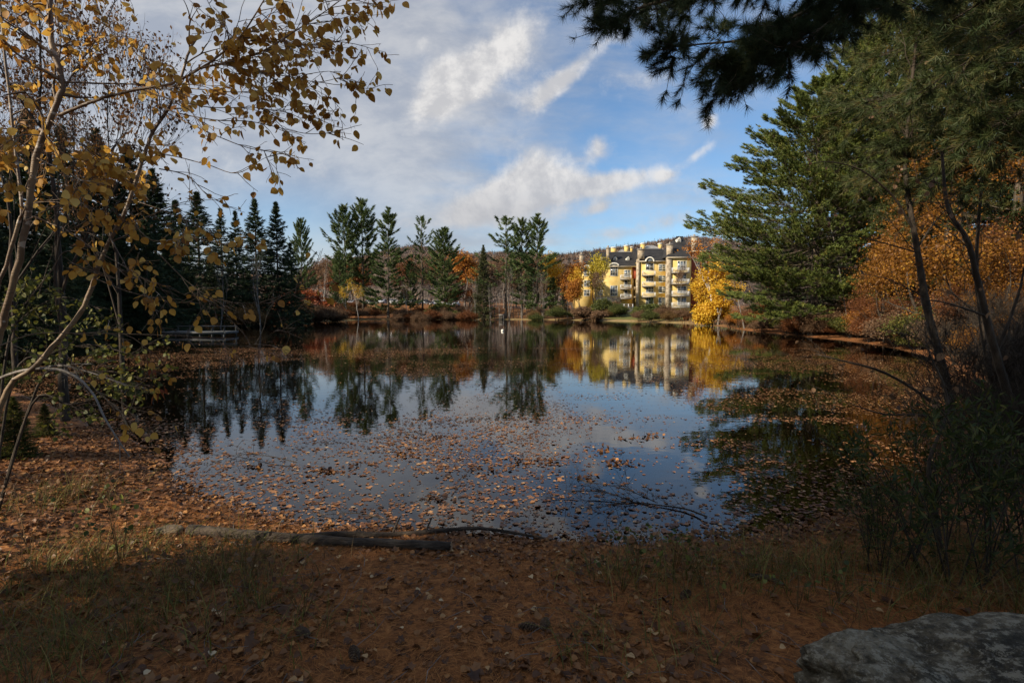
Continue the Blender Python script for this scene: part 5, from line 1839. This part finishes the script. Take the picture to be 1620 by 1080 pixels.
sapling(301, [A(1520, 720, 7.0), A(1500, 620, 7.0), A(1470, 500, 7.0), A(1455, 420, 7.0), A(1446, 365, 7.0), A(1432, 270, 7.0), A(1437, 190, 7.0), A(1450, 60, 7.0)], .058, .015,
        'forked dark sapling with a long black side limb in front of the orange maples', 12, .8, .05,
        [([A(1446, 365, 7.0), A(1420, 320, 6.9), A(1398, 296, 6.8), A(1360, 268, 6.7), A(1310, 256, 6.6), A(1270, 262, 6.5)], .016),
         ([A(1452, 400, 7.0), A(1400, 385, 6.8), A(1340, 372, 6.6), A(1280, 380, 6.5)], .010), ([A(1450, 395, 7), A(1480, 350, 7.1), A(1530, 300, 7.2)], .014),
         ([A(1462, 470, 7.0), A(1400, 440, 6.7), A(1330, 430, 6.4)], .008)])
sapling(302, [A(1640, 760, 5.2), A(1600, 640, 5.2), A(1570, 540, 5.2), A(1548, 450, 5.2), A(1530, 380, 5.2), A(1500, 330, 5.3), A(1490, 240, 5.4)], .045, .011,
        'slanting brown sapling at the picture edge with peeling strips of bark', 12, .7, .06, [([A(1575, 560, 5.2), A(1610, 470, 5.2), A(1625, 400, 5.2)], .02), ([A(1560, 500, 5.2), A(1500, 480, 5.0), A(1440, 470, 4.9)], .012)])
sapling(303, [A(1585, 700, 8.5), A(1560, 560, 8.5), A(1545, 430, 8.5), A(1552, 300, 8.5), A(1560, 160, 8.5)], .045, .012, 'straight dark sapling standing between the forked one and the slanting one', 12, .8, .08)
sapling(305, [A(1490, 900, 3.6), A(1478, 800, 3.7), A(1470, 730, 3.8), A(1500, 640, 3.9), A(1470, 560, 4.0)], .02, .006, 'thin black sapling stem rising from the leafy thicket near the boulder', 12, .5, .1, (), lf=lf_brown)
sapling(306, [A(1560, 760, 6.8), A(1480, 640, 7.0), A(1400, 590, 7.2), A(1330, 570, 7.4), A(1290, 560, 7.6)], .03, .006, 'fallen dark pole leaning out low over the water from the east thicket', 16, .6, .03)
sapling(307, [A(1620, 820, 4.4), A(1560, 700, 4.6), A(1480, 660, 4.8), A(1400, 655, 5.0), A(1350, 640, 5.2)], .018, .005, 'low bare branchy sapling arching across the dark leaf-strewn water', 16, .6, .05)

# leafy thicket (willow-like) on the near east bank
K_wil = []
for q in range(3):
    w = Near(400 + q)
    for s_ in range(11):
        d = np.array([w.rng.normal(0, .30), w.rng.normal(0, .30), 1.0])
        p0 = np.array([w.rng.normal(0, .10), w.rng.normal(0, .10), 0])
        w.limb([p0, p0 + d * .35, p0 + d * .75 + [0, 0, -.04], p0 + d * 1.1 + [d[0] * .2, d[1] * .2, -.1]], .007, .002, 9, .26, (0, 0, .5), 0, 1.9, .15, 5, .045)
    K_wil.append((w.tk.mesh('stems', bark_dark), w.leaves(.085, LN_V, KT_F, hang=-.1).mesh('foliage', lf_willow)))
WB = [(1425, 905, 3.35, .62, 'low green leafy bush nearest the open ground before the dark water'), (1500, 895, 3.3, .95, 'green narrow-leaved bush just behind the grey boulder'),
      (1580, 900, 3.2, .85, 'tall green bush at the picture edge behind the boulder'), (1460, 830, 4.0, .85, 'narrow-leaved bush in the second row of the east thicket, beside the dark water'),
      (1545, 820, 3.9, .95, 'highest bush of the east thicket, with yellowing tips'), (1620, 830, 3.8, 1.0, 'bushy green growth at the picture edge under the slanting sapling'),
      (1395, 860, 3.9, .5, 'small sparse green bush at the shore end of the thicket'), (1600, 720, 5.4, .8, 'green bush further back under the slanting sapling'), (1560, 740, 5.9, .6, 'deep-shaded bush behind the thicket at the waterside')]
for i, (px, py, Y, H, lb) in enumerate(WB):
    loc = gp(px, Y)
    t = thing('leafy_bush', lb, 'bush', loc, i * 1.4, 'green bushes of the east thicket', H * .95)
    part('stems', K_wil[i % 3][0], t); part('foliage', K_wil[i % 3][1], t)
for px, Y, H, lb in [(12, 6.0, .75, 'knee-high green spruce seedling on the west bank at the picture edge'), (62, 7.2, .5, 'smaller spruce seedling beside the knee-high one on the west bank')]:
    loc = gp(px, Y); loc[2] = hz(loc[0], loc[1]) - .02
    K_spN.place('spruce_seedling', lb, 'seedling', loc, H, px, None, 1.6, cm=lf_olive)

# ------------------------------------------------------------------ trees out of the picture to the west that shade the near bank
for i, (u_, d_, H, kit) in enumerate([(-1.5, 12, 20, K_big2), (.3, 15, 20, K_pineC), (3.5, 11, 8.2, K_spN), (2.4, 11.5, 9.5, K_spN), (-5, 14, 22, K_pineC), (1.6, 19, 17, K_spN), (-9, 13, 20, K_pineA), (3.0, 13, 8.8, K_spN), (9.0, 12, 9.5, K_pineD), (11.5, 13, 12, K_pineA), (7.4, 15, 12, K_bare)]):
    pz = np.array([-.848, -.530]) * d_ + np.array([-.530, .848]) * u_
    loc = (pz[0], pz[1], hz(pz[0], pz[1]))
    kit.place('pine_tree' if kit is not K_spN else 'spruce_tree', 'evergreen behind the viewpoint that shades the near bank', 'evergreen', loc, H, i * 1.3, 'evergreens behind the viewpoint', 1.0)

# ------------------------------------------------------------------ fallen leaves, needles, grass
rng = np.random.default_rng(900)


def on_ground(N, xr, yr, keep):
    X = rng.uniform(*xr, N); Y = rng.uniform(*yr, N)
    s = sdist(np.stack([X, Y], 1))
    k = keep(X, Y, s)
    k = rng.random(N) < k
    X, Y, s = X[k], Y[k], s[k]
    return X, Y, s


# floating leaves: uniform over the pond near the camera, thinning far out
mb = MB()
for (N, x0, x1, y0, y1, sz, tmpl) in [(56000, -8, 8, 3.2, 9, .029, 0), (240000, -18, 16, 9, 26, .037, 1), (80000, -45, 40, 26, 72, .06, 1)]:
    X = rng.uniform(x0, x1, N); Y = rng.uniform(y0, y1, N)
    s = sdist(np.stack([X, Y], 1))
    cl = vnoise(X, Y, 2.6, 21) + .6 * vnoise(X, Y, .8, 22) + .35 * vnoise(X, Y, .35, 23)
    dens = np.clip(.26 + 1.7 * cl, .03, 1)
    dens *= np.where(X > np.interp(Y, [3, 10, 30, 70], [1.8, 3.8, 13, 28]), 1.9, 1) + .10 * (X > 2.5)
    dens *= np.interp(Y, [3, 6, 12, 26, 45, 72], [1.0, .9, .80, .60, .25, .10])
    dens *= np.where(X < -1.2, 1.25, 1)
    dens = np.maximum(dens, sstep(-s, 1.5, 0) * 1.0 * np.interp(Y, [14, 30], [1, .3]))
    clear = np.exp(-(((X - 1.5) / 1.2) ** 2 + ((Y - 6.0) / 1.6) ** 2))
    dens *= 1 - .75 * clear
    k = (s < .02) & (rng.random(N) < dens)
    X, Y = X[k], Y[k]; n = len(X)
    P = np.stack([X, Y, rng.uniform(.001, .006, n)], 1)
    az = rng.random(n) * 2 * pi
    y = np.stack([np.cos(az), np.sin(az), rng.normal(0, .03, n)], 1)
    nm = np.stack([rng.normal(0, .10, n), rng.normal(0, .10, n), np.ones(n)], 1)
    tint = np.clip(rng.beta(1.6, 1.8, n), 0, 1)
    size = sz * np.clip(rng.lognormal(-.15, .42, n), .35, 2.3)
    if tmpl == 0:
        m = rng.random(n) < .3
        mb.scatter(OV_V, OV_F, P[~m], frames(y[~m], nm[~m]), size[~m], tint[~m])
        mb.scatter(ML_V, ML_F, P[m], frames(y[m], nm[m]), size[m] * 1.5, tint[m] * .8)
    else:
        mb.scatter(KT_V, KT_F, P, frames(y, nm), size, tint)
tag(mb.obj('floating_leaves', lf_float), 'brown and tan fallen leaves floating over the pond', 'leaves', kind='stuff')
# dark soggy clumps on the water
mb = MB()
cps = [(1028, 690), (1000, 694), (955, 712), (975, 735), (1150, 645), (830, 730), (690, 690), (860, 730), (560, 735), (405, 740), (985, 730), (520, 745), (640, 720), (770, 745), (700, 790), (930, 755)]
for (a, b) in cps:
    c = ground(a, b, 0)
    m = rng.integers(12, 30)
    P = c + np.stack([rng.normal(0, .10, m), rng.normal(0, .08, m), rng.uniform(.004, .02, m)], 1) * [c[1] / 6, c[1] / 6, 1]
    az = rng.random(m) * 2 * pi
    mb.scatter(OV_V, OV_F, P, frames(np.stack([np.cos(az), np.sin(az), rng.normal(0, .3, m)], 1), rdirs(rng, m, 2.0)), .05 * rng.uniform(.6, 1.3, m), rng.beta(1, 5, m))
tag(mb.obj('sodden_leaves', lf_litter), 'dark sodden leaf clumps adrift on the pond', 'leaves', kind='stuff')

# leaf litter on the banks
mb = MB()
X, Y, s = on_ground(42000, (-7, 6), (1.6, 8.5), lambda X, Y, s: (s > -.12) * np.clip(
    np.where(s < .5, .9, 0) + .30 + .75 * sstep(-X - .25 * Y, .2, 2.6) * (Y > 2.6) + .5 * (vnoise(X, Y, .7, 31) > .12), 0, 1) * (1 - .55 * ((X > .6) & (Y < 3.4))))
n = len(X)
Z = height(X, Y, s)
P = np.stack([X, Y, np.maximum(Z, 0) + rng.uniform(.004, .022, n)], 1)
az = rng.random(n) * 2 * pi
y = np.stack([np.cos(az), np.sin(az), rng.normal(0, .16, n)], 1)
nm = np.stack([rng.normal(0, .32, n), rng.normal(0, .32, n), np.ones(n)], 1)
V2 = [(a * 1.15, b, c * 3.2 - .02) for a, b, c in OV_V]
tint = rng.beta(1.5, 2.6, n)
m = rng.random(n) < .22
sz = .042 * rng.uniform(.5, 1.3, n)
mb.scatter(V2, OV_F, P[~m], frames(y[~m], nm[~m]), sz[~m], tint[~m])
mb.scatter([(a, b, c * 2) for a, b, c in ML_V], ML_F, P[m], frames(y[m], nm[m]), sz[m] * 1.5, tint[m] * .85)
# pale poplar leaves, more scattered
X, Y, s = on_ground(1100, (-2.2, 2.2), (1.6, 4.3), lambda X, Y, s: (s > .15) * np.where(X < .9, .45, .12))
n = len(X); Z = height(X, Y, s)
P = np.stack([X, Y, Z + rng.uniform(.012, .03, n)], 1)
az = rng.random(n) * 2 * pi
mb.scatter(V2, OV_F, P, frames(np.stack([np.cos(az), np.sin(az), rng.normal(0, .15, n)], 1), np.stack([rng.normal(0, .3, n), rng.normal(0, .3, n), np.ones(n)], 1)), .034 * rng.uniform(.55, 1.25, n), rng.uniform(.55, 1, n))
X, Y, s = on_ground(30000, (-18, -4), (4.5, 24), lambda X, Y, s: (s > -.1) * .9)
n = len(X); Z = height(X, Y, s)
az = rng.random(n) * 2 * pi
mb.scatter(KT_V, KT_F, np.stack([X, Y, np.maximum(Z, 0) + .015], 1), frames(np.stack([np.cos(az), np.sin(az), rng.normal(0, .15, n)], 1), np.stack([rng.normal(0, .3, n), rng.normal(0, .3, n), np.ones(n)], 1)), .07 * rng.uniform(.6, 1.2, n), rng.beta(1.6, 2, n))
X, Y, s = on_ground(14000, (2, 22), (4, 30), lambda X, Y, s: (s > -.1) * .6)
n = len(X); Z = height(X, Y, s)
az = rng.random(n) * 2 * pi
mb.scatter(KT_V, KT_F, np.stack([X, Y, np.maximum(Z, 0) + .015], 1), frames(np.stack([np.cos(az), np.sin(az), rng.normal(0, .15, n)], 1), np.stack([rng.normal(0, .3, n), rng.normal(0, .3, n), np.ones(n)], 1)), .07 * rng.uniform(.6, 1.2, n), rng.beta(1.6, 2, n))
tag(mb.obj('leaf_litter', lf_litter), 'brown and orange fallen leaves strewn over the bank', 'leaves', kind='stuff')

# fallen pine needles
mb = MB()
X, Y, s = on_ground(210000, (-3.4, 3.8), (1.5, 4.8), lambda X, Y, s: (s > .0) * np.clip(.75 + 1.2 * vnoise(X, Y, .6, 41), .1, 1) * np.interp(Y, [1.5, 3, 4.8], [1, .8, .45]))
n = len(X); Z = height(X, Y, s)
flow = vnoise(X, Y, .45, 43) * 5 + rng.normal(0, .75, n)
d = np.stack([np.cos(flow), np.sin(flow), rng.normal(0, .10, n)], 1)
mb.blades(np.stack([X, Y, Z + rng.uniform(.002, .018, n)], 1), d, rng.uniform(.05, .11, n), .0020, rng.beta(2, 2, n), nrm=np.stack([rng.normal(0, .3, n), rng.normal(0, .3, n), np.ones(n)], 1))
tag(mb.obj('pine_needles', mt_needle), 'rusty fallen pine needles carpeting the near bank', 'needles', kind='stuff')


# grass
def blade_strip(mb, P, L, lean, w, tint):
    n = len(P)
    az = rng.random(n) * 2 * pi
    h = np.stack([np.cos(az), np.sin(az), np.zeros(n)], 1)
    sd = np.stack([-np.sin(az), np.cos(az), np.zeros(n)], 1)
    pts = []
    for t in (0, .35, .7, 1.0):
        pts.append(P + h * (lean * L * t ** 1.8)[:, None] + np.array([0, 0, 1]) * (L * (t - .35 * np.minimum(lean, 1.2) * t * t))[:, None])
    V = []
    for t, p in zip((1, .9, .6, .08), pts):
        V += [p - sd * w * t * .5, p + sd * w * t * .5]
    V = np.stack(V, 1)
    Fq = np.array([(0, 1, 3, 2), (2, 3, 5, 4), (4, 5, 7, 6)])
    Fq = (Fq[None] + (np.arange(n) * 8)[:, None, None]).reshape(-1, 4)
    mb.add(V.reshape(-1, 3), Fq, np.repeat(tint, 8))


def gden(X, Y, s):
    a = np.zeros(len(X))
    for (px, py, r, w) in [(60, 770, .5, .5), (140, 720, .6, .4), (20, 720, .8, .5), (60, 930, .55, 1), (180, 880, .4, .8), (330, 880, .42, 1), (280, 960, .35, .7), (120, 1010, .5, .8), (400, 930, .25, .7), (480, 1000, .18, .4), 
                           (1000, 880, .30, .8), (1080, 890, .35, .7), (1180, 860, .45, 1), (1260, 870, .4, .9), (1340, 880, .5, .9), (960, 1010, .2, .5), (1060, 1000, .22, .35), (1440, 900, .6, .9), (1560, 900, .7, .9)]:
        c = ground(px, py, .25)
        a = np.maximum(a, w * np.exp(-((X - c[0]) ** 2 + (Y - c[1]) ** 2) / (r * r)))
    return a * np.clip(.6 + 1.6 * vnoise(X, Y, .22, 51), .05, 1) * (s > .05)


mb = MB(); md = MB()
X, Y, s = on_ground(80000, (-4.5, 4.5), (1.6, 5.5), gden)
n = len(X); Z = height(X, Y, s)
P = np.stack([X, Y, Z - .005], 1)
# gather blades into tufts
ctr = np.round(P[:, :2] / .09) * .09
P[:, :2] = ctr + (P[:, :2] - ctr) * .55
dry = rng.random(n) < .42
L = rng.uniform(.07, .30, n) * np.where(dry, 1.15, 1)
blade_strip(mb, P[~dry], L[~dry], rng.uniform(.3, 1.5, (~dry).sum()), .0045, rng.beta(2, 2.6, (~dry).sum()))
blade_strip(md, P[dry], L[dry], rng.uniform(.2, 1.8, dry.sum()), .0035, rng.beta(1.5, 2, dry.sum()))
tag(mb.obj('grass', mt_grass), 'green grass tufts on the near bank', 'grass', kind='stuff')
tag(md.obj('dry_grass', mt_dry), 'straw-coloured dry grass on the near bank', 'grass', kind='stuff')
# reeds and sedge at the far shore
mb = MB()
N = 16000
X = rng.uniform(-70, 50, N); Y = rng.uniform(48, 130, N)
s = sdist(np.stack([X, Y], 1))
k = (s > -.25) & (s < 3.5) & (rng.random(N) < np.clip(.5 + 2 * vnoise(X, Y, 7, 61), 0, 1))
X, Y, s = X[k], Y[k], s[k]; n = len(X)
blade_strip(mb, np.stack([X, Y, np.maximum(height(X, Y, s), -.1)], 1), rng.uniform(.3, .95, n), rng.uniform(.1, .8, n), .06, rng.beta(2, 2, n))
tag(mb.obj('sedge', mt_dry), 'tan sedge and grass along the far waterline', 'grass', kind='stuff')

# ------------------------------------------------------------------ logs and driftwood
log_m = noise_mat('wet_log_bark', [(0, (.022, .016, .011)), (.5, (.055, .040, .028)), (1, (.12, .09, .062))], 5.0, stretch=(1, 4, 4), bump=.8, bscale=14)
log_end = noise_mat('sawn_log_end', [(0, (.22, .12, .06)), (1, (.42, .27, .15))], 9, bump=.2)


def log(pts, r0, r1, label, nm='fallen_log', cut=True, stubs=(), sides=16):
    P = smooth_path(np.array([[*p] for p in pts]), 6)
    n = len(P)
    t = thing(nm, label, 'log', P[0])
    mb = MB()
    rr = np.linspace(r0, r1, n) * (1 + rng.normal(0, .035, n))
    mb.tube(P, rr, sides, cap=False)
    V = mb.V[0].reshape(n, sides, 3)
    V += rng.normal(0, r0 * .035, V.shape)
    mb.V[0] = V.reshape(-1, 3)
    for (i, d, L, r) in stubs:
        p = P[min(i, n - 1)]; d = np.array(d, float)
        mb.tube([p, p + d * L * .5 + [0, 0, .01], p + d * L], [r, r * .8, r * .4], 7)
    wpart('trunk', mb, log_m, t, True)
    if cut:
        for k_, a in ((0, P[0] - P[1]), (n - 1, P[-1] - P[-2])):
            a = a / np.linalg.norm(a)
            eb = MB(); eb.tube([P[k_] - a * .002, P[k_] + a * .004], rr[k_] * .97, sides)
            wpart('sawn_end', eb, log_end, t, root=t)
    return t


def gg(px, py, lift):
    p = ground(px, py, .06)
    p[2] = max(hz(p[0], p[1]), 0) + lift
    return p


log([gg(300, 850, .04), gg(400, 856, .035), gg(520, 862, .035), gg(620, 866, .035), gg(714, 869, .035)], .046, .034, 'long straight dark log lying on the bank at the water edge, sawn at both ends')
log([gg(470, 860, .05), gg(540, 850, .05), gg(600, 846, .03), gg(660, 840, .03), gg(700, 834, .035), gg(760, 830, .03), (gg(830, 838, .02)), gg(880, 846, .005)], .028, .010,
    'thinner crooked grey branch lying in the water edge just behind the long straight log', 'fallen_branch', False, [(14, (.3, .2, .7), .20, .012), (20, (.25, .3, .6), .18, .010), (9, (-.2, .4, .3), .16, .008)], 9)
st = gg(268, 846, -.01)
bm = MB()


def rock_mesh(sx, sy, sz, seed, sub=4, amp=.16):
    import bmesh
    bm_ = bmesh.new()
    bmesh.ops.create_icosphere(bm_, subdivisions=sub, radius=1.0)
    V = np.array([v.co for v in bm_.verts]); Fc = np.array([[v.index for v in f.verts] for f in bm_.faces])
    bm_.free()
    from mathutils import noise as mn
    from mathutils import Vector as Vc
    out = []
    for v in V:
        q = Vc(v * 1.1 + seed)
        d = mn.fractal(q, .9, 2.1, 5) * amp + .06 * mn.fractal(q * 3.6, .75, 2.1, 6) - .07 * max(0, .12 - abs(mn.noise(q * 1.9))) / .12 * (sub > 4)
        w = np.sign(v) * np.abs(v) ** .82
        out.append(w * (1 + d) * [sx, sy, sz])
    return np.array(out), Fc


def granite():
    m, g, out = new_mat('lichened_granite')
    tc = g.n('ShaderNodeTexCoord'); v = tc.outputs['Object']
    n1 = g.noise(v, 2.6, 7, .68, .6); n2 = g.noise(v, 60, 4, .7); n3 = g.noise(v, 9, 6, .7)
    c = g.ramp(g.ss(n1, .33, .67), [(0, (.022, .020, .014)), (.5, (.095, .075, .045)), (1, (.23, .19, .125))])
    c = g.mix(g.ss(n2, .52, .66, 0, .55), c, (.20, .19, .17))
    c = g.mix(g.ss(n3, .56, .66, 0, .55), c, (.03, .033, .027))
    n4 = g.noise(v, 17, 8, .78)
    c = g.mix(g.ss(n4, .51, .57, 0, .7), c, (.38, .34, .25))
    c = g.mix(g.ss(n4, .48, .38, 0, .7), c, (.02, .018, .012))
    c = g.mix(g.ss(g.noise(v, 4, 5, .7), .60, .68, 0, .5), c, (.16, .12, .07))
    p = g.n('ShaderNodeBsdfPrincipled'); g.put(p.inputs['Base Color'], c); p.inputs['Roughness'].default_value = .9
    p.inputs['Specular IOR Level'].default_value = .25
    b = g.n('ShaderNodeBump'); b.inputs['Strength'].default_value = 1.0; b.inputs['Distance'].default_value = .035
    g.put(b.inputs['Height'], g.m('ADD', g.m('ADD', n3, g.m('MULTIPLY', n2, .3)), g.m('MULTIPLY', n4, .6))); g.put(p.inputs['Normal'], b.outputs[0])
    m.node_tree.links.new(p.outputs[0], out.inputs[0])
    return m


gran = granite()
V, Fc = rock_mesh(.12, .075, .045, 3.3, 4, .2)
mb = MB(); mb.add(V, Fc)
tag(mb.obj('flat_stone', noise_mat('pale_stone', [(0, (.09, .065, .04)), (1, (.19, .14, .09))], 12, bump=.4), smooth=True), 'pale flat stone among orange leaves at the end of the long log', 'stone').location = st + [0, 0, .02]
# boulder
bc = ground(1530, 1075, .32)
V, Fc = rock_mesh(.98, .46, .215, 7.7, 6, .13)
V[:, 2] -= .05 * np.exp(-((V[:, 0] + .42) / .16) ** 2) * (V[:, 2] > 0)
V[:, 2] = np.maximum(V[:, 2], -.25)
mb = MB(); mb.add(V, Fc)
bo = mb.obj('boulder', gran, smooth=True)
tag(bo, 'large lichen-flecked grey granite boulder on the pine needles', 'boulder')
bo.location = (bc[0] + .28, bc[1] - .10, hz(bc[0], bc[1]) + .06)
bo.rotation_euler = (0, 0, R_(4))

# branches lying in the water near the shore
db = Near(501)
W0 = lambda px, py, z=.02: ground(px, py, 0) + [0, 0, z]
db.limb([W0(1118, 822, .03), W0(1085, 808, .02), W0(1040, 800, .01), W0(1000, 795, .005), W0(960, 800, .0), W0(905, 803, -.01)], .009, .003, 24, .32, (-.8, .2, .15), 1, 0, .1, 7)
db.limb([W0(1040, 800, .03), W0(1000, 785, .05), W0(960, 772, .04), W0(925, 765, .02)], .005, .002, 20, .28, (-.8, .3, .15), 1, 0, .1, 6)
db.limb([W0(1000, 795, .02), W0(950, 785, .05), W0(900, 785, .04), W0(860, 790, .0)], .005, .002, 20, .25, (-.8, .2, .15), 1, 0, .1, 6)
t = thing('dead_branch', 'twiggy black fallen branch half sunk in the shallows before the blue reflection', 'branch', W0(1118, 822, 0))
wpart('branch', db.tk, bark_dark, t, True)
db = Near(502)
db.limb([W0(640, 838, .0), W0(600, 825, .04), W0(560, 818, .04), W0(500, 815, .0)], .006, .002, 12, .2, (-.5, .3, .3), 1, 0, .1, 6)
t = thing('dead_branch', 'small twiggy branch in the leaf-choked shallows behind the crooked grey branch', 'branch', W0(640, 838, 0))
wpart('branch', db.tk, bark_dark, t, True)
db = Near(503)
db.limb([W0(470, 735, .03), W0(430, 728, .05), W0(395, 722, .03), W0(360, 720, .0)], .006, .002, 12, .35, (-.5, .3, .3), 1, 0, .1, 6)
t = thing('dead_branch', 'thin twigs sticking out of the water amid pinkish leaves near the west bank', 'branch', W0(470, 735, 0))
wpart('branch', db.tk, bark_dark, t, True)
log([gg(1185, 925, .02), gg(1215, 930, .02), gg(1240, 945, .015)], .022, .016, 'short rotting stick in the needles behind the grass, on the boulder side', 'fallen_stick', False, sides=9)

# small weeds with leaves on the bank
for i, (px, py, h, lf, lb) in enumerate([(985, 905, .30, lf_green, 'seedling with broad yellow-green leaves between the crooked branch and the open needles'),
                                       (1010, 880, .34, lf_green, 'upright weed with pale seed tips beside the yellow-green seedling'),
                                       (1065, 880, .32, lf_green, 'green-leaved seedling by a straw-coloured grass tuft at the water edge'),
                                       (1110, 895, .26, lf_green, 'low seedling with two bright green leaves nearest the short rotting stick'),
                                       (1262, 940, .22, lf_green, 'tiny yellow-green weed at the edge of the open needles before the thicket'),
                                       (1330, 935, .20, lf_green, 'tiny pale-leaved weed behind the boulder top'),
                                       (160, 870, .45, lf_green, 'tall grassy weed with narrow green leaves on the leaf-covered west bank'),
                                       (190, 880, .5, lf_green, 'tallest weed on the leaf-covered west bank, arching green stems'),
                                       (45, 860, .5, lf_brown, 'brown dried weed with curled leaves at the west picture edge'),
                                       (390, 905, .36, lf_brown, 'dried brown weed stalks in the grass before the long log'),
                                       (300, 930, .32, lf_brown, 'dark seedy weed in the grass patch before the long log'),
                                       (480, 960, .2, lf_rust, 'low reddish dried weed beside the open needles')]):
    c = ground(px, py, .25); c[2] = hz(c[0], c[1]) - .01
    w = Near(600 + i)
    for k in range(5):
        d = np.array([w.rng.normal(0, .35), w.rng.normal(0, .25), 1.0])
        w.limb([c, c + d * h * .4, c + d * h * .8, c + d * h * 1.05 + [d[0] * .1, 0, -.03]], .003, .0012, 3, h * .3, (0, 0, .3), 0, 1.1, .3, 4, .045)
    t = thing('weed', lb, 'weed', c)
    wpart('stem', w.tk, mt_dry, t)
    if w.lp:
        wpart('leaves', w.leaves(.035, hang=-.1), lf, t)
# feathery red weed patch
c = ground(465, 965, .25); c[2] = hz(c[0], c[1])

# pine cones
def cone():
    mb = MB()
    for k in range(70):
        t = k / 70; a = k * 2.4; r = .016 * sin(pi * (t * .85 + .12)) + .004
        p = np.array([t * .11 - .055, r * .4 * cos(a), r * .4 * sin(a)])
        d = np.array([.5, cos(a), sin(a)]); d /= np.linalg.norm(d)
        sd = np.cross(d, [1, 0, 0]); sd /= np.linalg.norm(sd)
        q = p + d * r
        mb.obox((p + q) / 2, d * r * .55, sd * r * .42, np.cross(d, sd) * .0016)
    return mb.mesh('pine_cone', noise_mat('cone_scales', [(0, (.05, .03, .018)), (1, (.16, .10, .06))], 40, bump=0))


cm_ = cone()
for i, (px, py, lb) in enumerate([(836, 962, 'brown pine cone beside a pale leaf near the middle of the bank'), (862, 958, 'brown pine cone pointing away, next to its twin in the middle of the bank'),
                                  (478, 984, 'dark pine cone near the reddish dried weed'), (1085, 905, 'pine cone at the foot of the green-leaved seedling'), (560, 1015, 'pine cone lying alone on the needles toward the bottom of the picture')]):
    c = ground(px, py, .28); c[2] = hz(c[0], c[1]) + .018
    o = bpy.data.objects.new('pine_cone', cm_); COL.objects.link(o)
    o.location = c; o.rotation_euler = (.1, .05, i * 1.3)
    tag(o, lb, 'pine cone')
# long straw twigs on the ground
mb = MB()
for k in range(260):
    x = rng.uniform(-3, 3); y = rng.uniform(1.7, 4.3)
    if sdist([[x, y]])[0] < .05:
        continue
    a = rng.random() * 2 * pi; L = rng.uniform(.06, .28)
    z = hz(x, y) + .012
    mb.tube([(x, y, z), (x + cos(a) * L * .5, y + sin(a) * L * .5, z + rng.uniform(0, .02)), (x + cos(a + .2) * L, y + sin(a + .2) * L, z + rng.uniform(-.005, .03))], [.0025, .002, .001], 4, t=rng.random(), cap=False)
tag(mb.obj('twig_litter', bark_grey), 'small fallen twigs scattered over the needles', 'twigs', kind='stuff')
